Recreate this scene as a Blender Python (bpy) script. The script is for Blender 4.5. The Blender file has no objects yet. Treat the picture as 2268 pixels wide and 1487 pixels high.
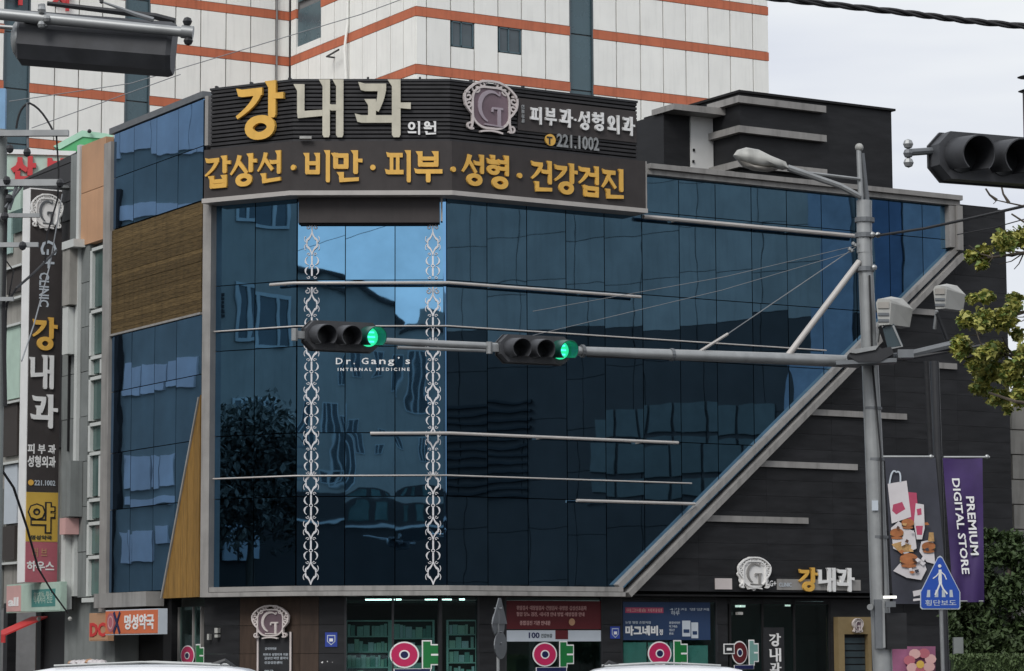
import bpy, math, random
from math import sin, cos, tan, atan, atan2, pi, radians, sqrt
from mathutils import Matrix, Vector, noise
random.seed(7)
sc = bpy.context.scene
COL = sc.collection

# ------------------------------------------------------------------ camera
FPX = 6200.0; CX = 1134.0; CY = 743.5
EYE = Vector((0, 0, 1.7))
PIT = atan(700 / FPX); ROL = radians(0.25)
_r = Vector((1, 0, 0)); _u = Vector((0, -sin(PIT), cos(PIT))); FW = Vector((0, cos(PIT), sin(PIT)))
RT = _r * cos(ROL) - _u * sin(ROL)
UP = _u * cos(ROL) + _r * sin(ROL)
cam = bpy.data.cameras.new('camera')
cam.sensor_width = 36; cam.lens = FPX / 2268 * 36
cam.clip_start = 0.5; cam.clip_end = 3000
camo = bpy.data.objects.new('camera', cam); COL.objects.link(camo)
m = Matrix.Identity(4)
for i in range(3):
    m[i][0] = RT[i]; m[i][1] = UP[i]; m[i][2] = -FW[i]; m[i][3] = EYE[i]
camo.matrix_world = m
sc.camera = camo

# ------------------------------------------------------------------ light
SUN_EL, SUN_AZ = 42, -155          # azimuth from +Y clockwise: behind the camera to the left
w = bpy.data.worlds.new('World'); sc.world = w; w.use_nodes = True
nt = w.node_tree; nt.nodes.clear()
def N(nt, t, **k):
    n = nt.nodes.new(t)
    for a, b in k.items(): setattr(n, a, b)
    return n
sky = N(nt, 'ShaderNodeTexSky', sky_type='NISHITA', sun_disc=False)
sky.sun_elevation = radians(SUN_EL); sky.sun_rotation = radians(SUN_AZ)
tc = N(nt, 'ShaderNodeTexCoord')
mp = N(nt, 'ShaderNodeMapping'); mp.inputs['Scale'].default_value = (1.2, 1.2, 7)
nz = N(nt, 'ShaderNodeTexNoise'); nz.inputs['Scale'].default_value = 1.6; nz.inputs['Detail'].default_value = 5; nz.inputs['Roughness'].default_value = .55
cr = N(nt, 'ShaderNodeValToRGB')
cr.color_ramp.elements[0].position = .38; cr.color_ramp.elements[0].color = (6.9, 7.25, 8.2, 1)
cr.color_ramp.elements[1].position = .62; cr.color_ramp.elements[1].color = (9.5, 9.7, 9.8, 1)
mx = N(nt, 'ShaderNodeMixRGB'); mx.inputs[0].default_value = .93
bg = N(nt, 'ShaderNodeBackground'); bg.inputs[1].default_value = .1
wo = N(nt, 'ShaderNodeOutputWorld')
L = nt.links.new
L(tc.outputs['Generated'], mp.inputs[0]); L(mp.outputs[0], nz.inputs[0]); L(nz.outputs[0], cr.inputs[0])
L(sky.outputs[0], mx.inputs[1]); L(cr.outputs[0], mx.inputs[2]); L(mx.outputs[0], bg.inputs[0]); L(bg.outputs[0], wo.inputs[0])
sl = bpy.data.lights.new('sun', 'SUN'); sl.energy = 1.9; sl.angle = radians(25); sl.color = (1, .975, .94)
so = bpy.data.objects.new('sun', sl); COL.objects.link(so)
sd = Vector((sin(radians(SUN_AZ)) * cos(radians(SUN_EL)), cos(radians(SUN_AZ)) * cos(radians(SUN_EL)), sin(radians(SUN_EL))))
so.rotation_euler = sd.to_track_quat('Z', 'Y').to_euler(); so.location = (0, 0, 60)
vs = sc.view_settings
vs.view_transform = 'Standard'; vs.look = 'None'; vs.exposure = 0; vs.gamma = 1; vs.use_curve_mapping = False
try:
    sc.cycles.max_bounces = 7; sc.cycles.transparent_max_bounces = 12; sc.cycles.caustics_reflective = False; sc.cycles.caustics_refractive = False
except Exception: pass

# ------------------------------------------------------------------ geometry helpers
def ray(px, py):
    return FW + RT * ((px - CX) / FPX) - UP * ((py - CY) / FPX)
def at(px, py, Y):
    d = ray(px, py); return EYE + d * (Y / d.y)
class Fac:
    """a vertical plane: t runs along it, n points out of it; local x = s, local y = -off, local z = height"""
    def __init__(s, O, az):
        s.O = Vector((O[0], O[1], 0)); s.az = az
        s.t = Vector((sin(radians(az)), cos(radians(az)), 0)); s.n = Vector((s.t.y, -s.t.x, 0))
        s.th = atan2(s.t.y, s.t.x)
        s.R = Matrix.Rotation(s.th, 3, 'Z')
    def sh(s, px, py, off=0):
        d = ray(px, py); o = s.O + s.n * off
        k = (o - Vector((0, 0, 0))).dot(s.n) / d.dot(s.n)
        p = EYE + d * k - o
        return p.dot(s.t), p.z
    def S(s, px, py=900, off=0): return s.sh(px, py, off)[0]
    def H(s, px, py, off=0): return s.sh(px, py, off)[1]
    def W(s, x, h, off=0): return s.O + s.t * x + s.n * off + Vector((0, 0, h))
    def shift(s, off): return Fac(s.O + s.n * off, s.az)
def meet(O, az, px, py):
    t = Vector((sin(radians(az)), cos(radians(az)))); d = ray(px, py)
    det = -t.x * d.y + t.y * d.x
    a = (O[0] * d.y - O[1] * d.x) / det
    return Vector((O[0] + t.x * a, O[1] + t.y * a, 0))
def corner(F1, F2, off):
    """s of the mitre line in F1 and in F2 for the two planes moved out by off"""
    a = F1.O + F1.n * off; b = F2.O + F2.n * off
    det = F1.t.x * -F2.t.y + F2.t.x * F1.t.y
    dx, dy = b.x - a.x, b.y - a.y
    u = (dx * -F2.t.y + F2.t.x * dy) / det
    p = a + F1.t * u
    return u, (p - b).dot(F2.t)
def reflect(F, px, py, G):
    """where the eye's ray mirrored in F lands on G"""
    d = ray(px, py); k = F.O.dot(F.n) / d.dot(F.n)
    p = EYE + d * k; r = d - F.n * 2 * d.dot(F.n)
    k2 = (G.O - p).dot(G.n) / r.dot(G.n)
    q = p + r * k2 - G.O
    return q.dot(G.t), q.z

WM = {}
def link(o, W, parent=None):
    COL.objects.link(o)
    if parent is not None:
        o.parent = parent
        o.matrix_parent_inverse = WM[parent.name].inverted()
    o.matrix_basis = W
    WM[o.name] = W.copy()
    return o
def tag(o, label=None, cat=None, group=None, kind=None):
    if label: o['label'] = label
    if cat: o['category'] = cat
    if group: o['group'] = group
    if kind: o['kind'] = kind
    return o
def thing(name, label, cat, loc=(0, 0, 0), group=None):
    o = bpy.data.objects.new(name, None); o.empty_display_size = .3
    link(o, Matrix.Translation(Vector(loc)))
    return tag(o, label, cat, group)

class MB:
    def __init__(s): s.v = []; s.f = []
    def add(s, vs, fs):
        b = len(s.v); s.v += [tuple(v) for v in vs]; s.f += [tuple(b + i for i in f) for f in fs]; return s
    def box(s, x0, x1, y0, y1, z0, z1):
        return s.add([(x, y, z) for z in (z0, z1) for y in (y0, y1) for x in (x0, x1)],
                     [(0, 2, 3, 1), (4, 5, 7, 6), (0, 1, 5, 4), (2, 6, 7, 3), (0, 4, 6, 2), (1, 3, 7, 5)])
    def prism(s, pts, y0, y1):
        """2-D outline in x,z pushed from y0 (front, smaller) to y1"""
        n = len(pts)
        a = sum(pts[i][0] * pts[(i + 1) % n][1] - pts[(i + 1) % n][0] * pts[i][1] for i in range(n))
        if a < 0: pts = pts[::-1]
        vs = [(p[0], y0, p[1]) for p in pts] + [(p[0], y1, p[1]) for p in pts]
        fs = [tuple(range(n)), tuple(range(2 * n - 1, n - 1, -1))]
        fs += [((i + 1) % n, i, n + i, n + (i + 1) % n) for i in range(n)]
        return s.add(vs, fs)
    def strip(s, pairs, y0, y1):
        n = len(pairs); vs = []
        for l, r in pairs: vs += [(l[0], y0, l[1]), (r[0], y0, r[1]), (l[0], y1, l[1]), (r[0], y1, r[1])]
        fs = []
        for i in range(n - 1):
            a = 4 * i; b = a + 4
            fs += [(a, a + 1, b + 1, b), (a + 2, b + 2, b + 3, a + 3), (a, b, b + 2, a + 2), (a + 1, a + 3, b + 3, b + 1)]
        fs += [(0, 2, 3, 1), (4 * n - 4, 4 * n - 3, 4 * n - 1, 4 * n - 2)]
        return s.add(vs, fs)
    def ribbon(s, path, wd, y0, y1, closed=False):
        n = len(path); pr = []
        for i, p in enumerate(path):
            if closed: a, b = path[(i - 1) % n], path[(i + 1) % n]
            else: a, b = path[max(i - 1, 0)], path[min(i + 1, n - 1)]
            dx, dy = b[0] - a[0], b[1] - a[1]; l = math.hypot(dx, dy) or 1
            q = wd[i] if isinstance(wd, (list, tuple)) else wd
            pr.append(((p[0] - dy / l * q / 2, p[1] + dx / l * q / 2), (p[0] + dy / l * q / 2, p[1] - dx / l * q / 2)))
        if closed: pr.append(pr[0])
        return s.strip(pr, y0, y1)
    def tube(s, pts, rad, n=10, cap=True):
        pts = [Vector(p) for p in pts]; k = len(pts)
        rad = rad if isinstance(rad, (list, tuple)) else [rad] * k
        vs = []; ref = None
        for i, p in enumerate(pts):
            d = (pts[min(i + 1, k - 1)] - pts[max(i - 1, 0)]).normalized()
            if ref is None: ref = Vector((0, 0, 1)) if abs(d.z) < .9 else Vector((1, 0, 0))
            a = d.cross(ref).normalized(); b = a.cross(d); ref = b
            for j in range(n):
                th = 2 * pi * j / n; vs.append(p + (a * cos(th) + b * sin(th)) * rad[i])
        fs = []
        for i in range(k - 1):
            for j in range(n): fs.append((i * n + j, i * n + (j + 1) % n, (i + 1) * n + (j + 1) % n, (i + 1) * n + j))
        if cap: fs += [tuple(range(n - 1, -1, -1)), tuple(range((k - 1) * n, k * n))]
        return s.add(vs, fs)
    def ball(s, c, r, n=10, sq=1):
        vs = []; fs = []; m = n // 2
        for i in range(m + 1):
            ph = pi * i / m
            for j in range(n): vs.append((c[0] + r * sin(ph) * cos(2 * pi * j / n), c[1] + r * sin(ph) * sin(2 * pi * j / n), c[2] + r * sq * cos(ph)))
        for i in range(m):
            for j in range(n): fs.append((i * n + j, (i + 1) * n + j, (i + 1) * n + (j + 1) % n, i * n + (j + 1) % n))
        return s.add(vs, fs)
    def build(s, name, mat, parent=None, F=None, smooth=False, rot=None):
        xs = list(zip(*s.v)); c = Vector([(min(a) + max(a)) / 2 for a in xs])
        me = bpy.data.meshes.new(name); me.from_pydata([Vector(v) - c for v in s.v], [], s.f); me.update()
        me.materials.append(mat)
        if smooth:
            me.polygons.foreach_set('use_smooth', [True] * len(me.polygons))
            try: me.set_sharp_from_angle(angle=radians(40))
            except Exception: pass
        o = bpy.data.objects.new(name, me)
        W = Matrix.Translation(c)
        if F is not None: W = Matrix.Translation(F.O) @ Matrix.Rotation(F.th, 4, 'Z') @ W
        if rot is not None: W = W @ rot
        return link(o, W, parent)

_cube = {}
def box(name, mat, parent, F, s0, s1, h0, h1, o0, o1, tilt=0, label=None):
    if mat.name not in _cube:
        b = MB().box(-.5, .5, -.5, .5, -.5, .5); me = bpy.data.meshes.new('box_' + mat.name); me.from_pydata(b.v, [], b.f); me.materials.append(mat); _cube[mat.name] = me
    o = bpy.data.objects.new(name, _cube[mat.name])
    c = Vector(((s0 + s1) / 2, -(o0 + o1) / 2, (h0 + h1) / 2))
    W = Matrix.Translation(c)
    if F is not None: W = Matrix.Translation(F.O) @ Matrix.Rotation(F.th, 4, 'Z') @ W
    if tilt: W = W @ Matrix.Rotation(random.gauss(0, tilt), 4, 'X') @ Matrix.Rotation(random.gauss(0, tilt), 4, 'Z')
    W = W @ Matrix.Diagonal((abs(s1 - s0), abs(o1 - o0), abs(h1 - h0), 1))
    link(o, W, parent)
    if label: o['label'] = label
    return o
def poly(name, mat, parent, F, pts, o0, o1, label=None):
    o = MB().prism(pts, -o1, -o0).build(name, mat, parent, F)
    if label: o['label'] = label
    return o
def clip(pts, a, b, keep):
    """keep the side of line a-b where cross sign == keep"""
    def side(p): return ((b[0] - a[0]) * (p[1] - a[1]) - (b[1] - a[1]) * (p[0] - a[0])) * keep
    out = []
    for i in range(len(pts)):
        p, q = pts[i], pts[(i + 1) % len(pts)]; sp, sq = side(p), side(q)
        if sp >= 0: out.append(p)
        if sp * sq < 0:
            k = sp / (sp - sq); out.append((p[0] + (q[0] - p[0]) * k, p[1] + (q[1] - p[1]) * k))
    return out
def area(pts): return abs(sum(pts[i][0] * pts[(i + 1) % len(pts)][1] - pts[(i + 1) % len(pts)][0] * pts[i][1] for i in range(len(pts)))) / 2 if len(pts) > 2 else 0

# ------------------------------------------------------------------ materials
def mat(name, col, rough=.6, metal=0, var=.12, scale=2.0, bump=0, stretch=(1, 1, 1), spec=.4, dirt=0):
    m = bpy.data.materials.new(name); m.use_nodes = True; nt = m.node_tree; b = nt.nodes['Principled BSDF']
    b.inputs['Metallic'].default_value = metal; b.inputs['Specular IOR Level'].default_value = spec
    tc = N(nt, 'ShaderNodeTexCoord'); geo = N(nt, 'ShaderNodeNewGeometry')
    mp = N(nt, 'ShaderNodeMapping'); mp.inputs['Scale'].default_value = stretch
    n = N(nt, 'ShaderNodeTexNoise'); n.inputs['Scale'].default_value = scale; n.inputs['Detail'].default_value = 6; n.inputs['Roughness'].default_value = .6
    oi = N(nt, 'ShaderNodeObjectInfo')
    L = nt.links.new
    L(geo.outputs['Position'], mp.inputs[0]); L(mp.outputs[0], n.inputs[0])
    mr = N(nt, 'ShaderNodeMapRange'); mr.inputs[1].default_value = .3; mr.inputs[2].default_value = .7
    mr.inputs[3].default_value = 1 - var; mr.inputs[4].default_value = 1 + var
    L(n.outputs[0], mr.inputs[0])
    r2 = N(nt, 'ShaderNodeMapRange'); r2.inputs[3].default_value = 1 - var * .5; r2.inputs[4].default_value = 1 + var * .5
    L(oi.outputs['Random'], r2.inputs[0])
    mu = N(nt, 'ShaderNodeMath', operation='MULTIPLY'); L(mr.outputs[0], mu.inputs[0]); L(r2.outputs[0], mu.inputs[1])
    last = mu
    if dirt:   # vertical rain streaks and grime patches
        mp2 = N(nt, 'ShaderNodeMapping'); mp2.inputs['Scale'].default_value = (3.2, 3.2, .28)
        n2 = N(nt, 'ShaderNodeTexNoise'); n2.inputs['Scale'].default_value = 1.5; n2.inputs['Detail'].default_value = 5
        L(geo.outputs['Position'], mp2.inputs[0]); L(mp2.outputs[0], n2.inputs[0])
        r3 = N(nt, 'ShaderNodeMapRange'); r3.inputs[1].default_value = .5; r3.inputs[2].default_value = .75; r3.inputs[3].default_value = 1; r3.inputs[4].default_value = 1 - dirt
        L(n2.outputs[0], r3.inputs[0])
        m3 = N(nt, 'ShaderNodeMath', operation='MULTIPLY'); L(mu.outputs[0], m3.inputs[0]); L(r3.outputs[0], m3.inputs[1]); last = m3
    vm = N(nt, 'ShaderNodeVectorMath', operation='SCALE'); vm.inputs[0].default_value = col[:3]; L(last.outputs[0], vm.inputs['Scale'])
    L(vm.outputs[0], b.inputs['Base Color'])
    rr = N(nt, 'ShaderNodeMapRange'); rr.inputs[3].default_value = max(rough - .1, .02); rr.inputs[4].default_value = min(rough + .12, 1)
    L(n.outputs[0], rr.inputs[0]); L(rr.outputs[0], b.inputs['Roughness'])
    if bump:
        bp = N(nt, 'ShaderNodeBump'); bp.inputs['Distance'].default_value = bump; L(n.outputs[0], bp.inputs['Height']); L(bp.outputs[0], b.inputs['Normal'])
    return m
def emis(name, col, k):
    m = bpy.data.materials.new(name); m.use_nodes = True; b = m.node_tree.nodes['Principled BSDF']
    b.inputs['Base Color'].default_value = (*col, 1); b.inputs['Emission Color'].default_value = (*col, 1); b.inputs['Emission Strength'].default_value = k
    return m
def mirror_glass(name, tint, wav=.0035, pil=.010, rough=.012):
    m = bpy.data.materials.new(name); m.use_nodes = True; nt = m.node_tree; b = nt.nodes['Principled BSDF']; L = nt.links.new
    b.inputs['Metallic'].default_value = 1; b.inputs['Roughness'].default_value = rough
    tc = N(nt, 'ShaderNodeTexCoord'); geo = N(nt, 'ShaderNodeNewGeometry'); oi = N(nt, 'ShaderNodeObjectInfo')
    sx = N(nt, 'ShaderNodeSeparateXYZ'); L(tc.outputs['Generated'], sx.inputs[0])
    def bow(sock):
        a = N(nt, 'ShaderNodeMath', operation='SUBTRACT'); a.inputs[0].default_value = 1; L(sock, a.inputs[1])
        c = N(nt, 'ShaderNodeMath', operation='MULTIPLY'); L(a.outputs[0], c.inputs[0]); L(sock, c.inputs[1]); return c.outputs[0]
    p = N(nt, 'ShaderNodeMath', operation='MULTIPLY'); L(bow(sx.outputs[0]), p.inputs[0]); L(bow(sx.outputs[2]), p.inputs[1])
    rs = N(nt, 'ShaderNodeMapRange'); rs.inputs[3].default_value = -pil * .5 * 4; rs.inputs[4].default_value = pil * 4; L(oi.outputs['Random'], rs.inputs[0])
    p2 = N(nt, 'ShaderNodeMath', operation='MULTIPLY'); L(p.outputs[0], p2.inputs[0]); L(rs.outputs[0], p2.inputs[1])
    va = N(nt, 'ShaderNodeVectorMath', operation='ADD'); L(geo.outputs['Position'], va.inputs[0])
    cb = N(nt, 'ShaderNodeCombineXYZ'); mm = N(nt, 'ShaderNodeMath', operation='MULTIPLY'); mm.inputs[1].default_value = 37; L(oi.outputs['Random'], mm.inputs[0]); L(mm.outputs[0], cb.inputs[0]); L(cb.outputs[0], va.inputs[1])
    n = N(nt, 'ShaderNodeTexNoise'); n.inputs['Scale'].default_value = .75; n.inputs['Detail'].default_value = 1.5; L(va.outputs[0], n.inputs[0])
    m3 = N(nt, 'ShaderNodeMath', operation='MULTIPLY'); m3.inputs[1].default_value = wav * 2; L(n.outputs[0], m3.inputs[0])
    ad = N(nt, 'ShaderNodeMath', operation='ADD'); L(p2.outputs[0], ad.inputs[0]); L(m3.outputs[0], ad.inputs[1])
    bp = N(nt, 'ShaderNodeBump'); bp.inputs['Distance'].default_value = 1; L(ad.outputs[0], bp.inputs['Height']); L(bp.outputs[0], b.inputs['Normal'])
    # faint dust film
    n4 = N(nt, 'ShaderNodeTexNoise'); n4.inputs['Scale'].default_value = 1.3; n4.inputs['Detail'].default_value = 6; L(geo.outputs['Position'], n4.inputs[0])
    r4 = N(nt, 'ShaderNodeMapRange'); r4.inputs[1].default_value = .35; r4.inputs[2].default_value = .75; r4.inputs[3].default_value = .9; r4.inputs[4].default_value = 1.08; L(n4.outputs[0], r4.inputs[0])
    r5 = N(nt, 'ShaderNodeMapRange'); r5.inputs[3].default_value = .92; r5.inputs[4].default_value = 1.08; L(oi.outputs['Random'], r5.inputs[0])
    m5 = N(nt, 'ShaderNodeMath', operation='MULTIPLY'); L(r4.outputs[0], m5.inputs[0]); L(r5.outputs[0], m5.inputs[1])
    vm = N(nt, 'ShaderNodeVectorMath', operation='SCALE'); vm.inputs[0].default_value = tint; L(m5.outputs[0], vm.inputs['Scale']); L(vm.outputs[0], b.inputs['Base Color'])
    return m
def clear_glass(name, tint=(.75, .9, .88), k=.1):
    m = bpy.data.materials.new(name); m.use_nodes = True; nt = m.node_tree; nt.nodes.clear(); L = nt.links.new
    o = N(nt, 'ShaderNodeOutputMaterial'); mx = N(nt, 'ShaderNodeMixShader'); mx.inputs[0].default_value = k
    t = N(nt, 'ShaderNodeBsdfTransparent'); t.inputs[0].default_value = (*tint, 1)
    g = N(nt, 'ShaderNodeBsdfGlossy'); g.inputs['Roughness'].default_value = .03; g.inputs[0].default_value = (.8, .9, .95, 1)
    L(t.outputs[0], mx.inputs[1]); L(g.outputs[0], mx.inputs[2]); L(mx.outputs[0], o.inputs[0]); return m

M = dict(
 clad=mat('dark_cladding', (.0195, .020, .022), .5, 0, .32, 1.2, 0, (1, 1, 5), .25, .0),
 joint=mat('joint_black', (.008, .008, .009), .8, 0, .1),
 steel=mat('grey_metal', (.285, .275, .262), .5, .0, .14, 1.5, 0, (1, 1, 1), .4, .32),
 steel2=mat('pale_rod', (.46, .435, .41), .4, .1, .08),
 reed=mat('brown_reed', (.115, .078, .034), .8, 0, .5, 3, .012, (1.0, 1.0, 16), .2, .3),
 oak=mat('orange_wood', (.26, .145, .036), .6, 0, .3, 3, .004, (9, 9, .7), .3, .25),
 tan=mat('tan_panel', (.50, .29, .17), .55, 0, .10, .8, 0, (1, 1, 1), .3, .1),
 board=mat('sign_board', (.048, .042, .041), .6, 0, .16, 1.5, 0, (1, 1, 1), .3, .12),
 slat=mat('sign_slat', (.033, .032, .034), .45, .2, .25, 2.5, 0, (1, 1, 1), .4, .2),
 gold=mat('gold_letter', (.74, .43, .085), .45, 0, .07, 3, 0, (1, 1, 1), .5, .1),
 golds=mat('gold_side', (.30, .17, .05), .6),
 cream=mat('cream_letter', (.56, .53, .43), .5, 0, .08, 3, 0, (1, 1, 1), .4, .18),
 white=mat('white_letter', (.78, .78, .77), .5, 0, .05),
 lace=mat('ornament_white', (.72, .71, .72), .35, .2, .08),
 tower=mat('tower_panel', (.84, .84, .80), .6, 0, .04, .7, 0, (1, 1, 1), .3, .08),
 towj=mat('tower_joint', (.20, .20, .20), .8),
 stripe=mat('tower_orange', (.50, .15, .078), .6, 0, .10, 1, 0, (1, 1, 1), .3, .2),
 teal=mat('tower_teal', (.055, .10, .12), .25, 0, .12, .5, 0, (1, 1, 1), .6, .1),
 darkwin=mat('dark_window', (.05, .07, .08), .12, 0, .3, .5, 0, (1, 1, 1), .7),
 grey=mat('grey_stone', (.20, .215, .21), .75, 0, .14, 1.2, .003, (1, 1, 1), .3, .3),
 grey2=mat('beige_stone', (.30, .29, .265), .8, 0, .14, 1.5, .003, (1, 1, 1), .3, .3),
 greeng=mat('green_glass', (.07, .125, .115), .12, 0, .3, .6, 0, (1, 1, 1), .8),
 pvc=mat('pale_frame', (.55, .57, .55), .5, 0, .06),
 black=mat('black_metal', (.024, .025, .028), .45, .1, .15, 3, 0, (1, 1, 1), .5),
 blk2=mat('black_hood', (.040, .042, .047), .55, 0, .35, 4, 0, (1, 1, 1), .6),
 galv=mat('galvanised', (.33, .34, .34), .42, .5, .12, 3, 0, (1, 1, 1), .5, .15),
 galvd=mat('galvanised_dark', (.16, .17, .18), .5, .4, .15, 3),
 lampw=mat('lamp_white', (.40, .40, .375), .5, 0, .08, 3, 0, (1, 1, 1), .5, .35),
 lampg=mat('lamp_glass', (.33, .31, .28), .3, 0, .1),
 wire=mat('wire_black', (.02, .02, .022), .7),
 wireg=mat('wire_grey', (.22, .23, .24), .5, .3),
 conc=mat('concrete_pole', (.25, .27, .26), .85, 0, .12, 2, .002),
 asph=mat('asphalt', (.05, .05, .052), .9, 0, .25, 8, .003),
 pave=mat('paving', (.22, .21, .20), .85, 0, .15, 3),
 kerb=mat('kerb_stone', (.3, .3, .29), .85),
 paint=mat('road_paint', (.7, .7, .68), .7),
 inter=mat('shop_interior', (.06, .07, .068), .8),
 shelf=mat('shelf_green', (.36, .50, .47), .5, 0, .12),
 shelfd=mat('shelf_dark', (.03, .045, .045), .6),
 wood=mat('dark_brown_panel', (.055, .036, .026), .6, 0, .3, 2, 0, (5, 5, .6), .3),
 mauve=mat('emblem_mauve', (.17, .12, .14), .35, .2, .25, .8),
 lilac=mat('emblem_g', (.40, .34, .38), .35, .2, .1),
 rim=mat('emblem_rim', (.64, .58, .56), .4, .15, .1),
 idsign=mat('white_enamel', (.80, .79, .77), .5, 0, .05),
 red=mat('red_letter', (.55, .05, .055), .5, 0, .05),
 awn=mat('red_awning', (.55, .04, .04), .7, 0, .08),
 orange=mat('orange_sign', (.60, .15, .06), .5, 0, .05),
 yell=mat('yellow_sign', (.58, .38, .07), .5, 0, .05),
 pink=mat('pink_sign', (.42, .12, .15), .5, 0, .08),
 pinkl=mat('pink_light', (.60, .36, .34), .5, 0, .08),
 mint=mat('mint_sign', (.42, .55, .47), .6, 0, .1),
 teals=mat('teal_print', (.06, .22, .20), .6),
 green=mat('green_canopy', (.09, .40, .16), .4, 0, .2, .6),
 greenl=mat('green_canopy_edge', (.40, .66, .50), .5),
 magenta=mat('magenta_decal', (.50, .02, .10), .4, 0, .03),
 dgreen=mat('green_decal', (.01, .16, .04), .4, 0, .03),
 navy=mat('navy_decal', (.01, .015, .07), .4),
 maroon=mat('maroon_poster', (.10, .010, .014), .5, 0, .06),
 navyp=mat('navy_poster', (.020, .045, .11), .5, 0, .06),
 pale=mat('pale_poster', (.50, .55, .60), .5, 0, .05),
 palet=mat('teal_glass_film', (.17, .32, .29), .4, 0, .12),
 blues=mat('blue_road_sign', (.02, .08, .42), .4, 0, .05),
 blueb=mat('blue_badge', (.03, .06, .32), .4),
 purple=mat('purple_banner', (.040, .019, .095), .55, 0, .25, 1.6),
 purpl2=mat('purple_glow', (.12, .035, .22), .55, 0, .2, 1.6),
 night=mat('dark_banner', (.035, .037, .050), .5, 0, .25, 1.5),
 bun=mat('bun_brown', (.36, .13, .045), .5, 0, .2, 12),
 patty=mat('patty_dark', (.08, .035, .02), .7, 0, .3, 12),
 fries=mat('fries_tan', (.50, .30, .12), .6, 0, .3, 14),
 paper=mat('paper_white', (.60, .57, .58), .6, 0, .08),
 rose=mat('rose_print', (.42, .06, .12), .6),
 goldp=mat('gold_portal', (.27, .20, .10), .45, .2, .12, 2),
 carw=mat('car_white', (.74, .75, .77), .18, 0, .02, 1, 0, (1, 1, 1), .6),
 cargl=mat('car_glass', (.02, .025, .03), .08, 0, .1, 1, 0, (1, 1, 1), .8),
 tyre=mat('tyre', (.02, .02, .02), .85),
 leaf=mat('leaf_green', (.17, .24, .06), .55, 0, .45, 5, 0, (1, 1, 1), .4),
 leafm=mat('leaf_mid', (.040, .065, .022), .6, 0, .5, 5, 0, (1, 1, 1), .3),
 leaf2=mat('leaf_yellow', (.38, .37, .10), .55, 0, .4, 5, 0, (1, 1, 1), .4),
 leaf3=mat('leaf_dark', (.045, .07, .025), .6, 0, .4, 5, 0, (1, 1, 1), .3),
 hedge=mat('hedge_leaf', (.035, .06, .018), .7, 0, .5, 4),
 bark=mat('bark', (.09, .075, .06), .9, 0, .3, 6, .01, (1, 1, .3)),
 wallL=mat('wall_beige_render', (.38, .36, .32), .8, 0, .05, .5, 0, (1, 1, 1), .2, .12),
 wallR=mat('wall_tile_grey', (.30, .285, .26), .8, 0, .08, .5, 0, (1, 1, 1), .2, .12),
 wallK=mat('wall_dark', (.046, .039, .036), .7, 0, .12, .5),
 wallD=mat('wall_green_grey', (.34, .37, .34), .8, 0, .1, .5),
 wallW=mat('wall_pale_tile', (.80, .80, .82), .7, 0, .08, .5),
 door=mat('white_door', (.68, .68, .66), .5, 0, .04),
 lit=emis('ceiling_light', (.86, 1, .97), 4),
 litw=emis('small_lamp', (1, .98, .9), 1.0),
 ggreen=emis('green_signal_light', (.03, .85, .38), .9),
 gcyan=emis('cyan_signal_led', (.10, .75, .95), 1.3),
 hoodg=mat('hood_green_glow', (.008, .075, .055), .35),  # glow of the green lens painted into the hood colour
 lens=mat('unlit_lens', (.02, .022, .024), .25),
 glass=mirror_glass('blue_mirror_glass', (.185, .37, .57), .0009, .004),
 glassB=mirror_glass('blue_mirror_glass_corner', (.18, .39, .62), .0012, .006),
 glassD=mirror_glass('blue_mirror_glass_side', (.165, .34, .58), .0016, .005),
 sglass=clear_glass('shop_glass'),
)

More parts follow.
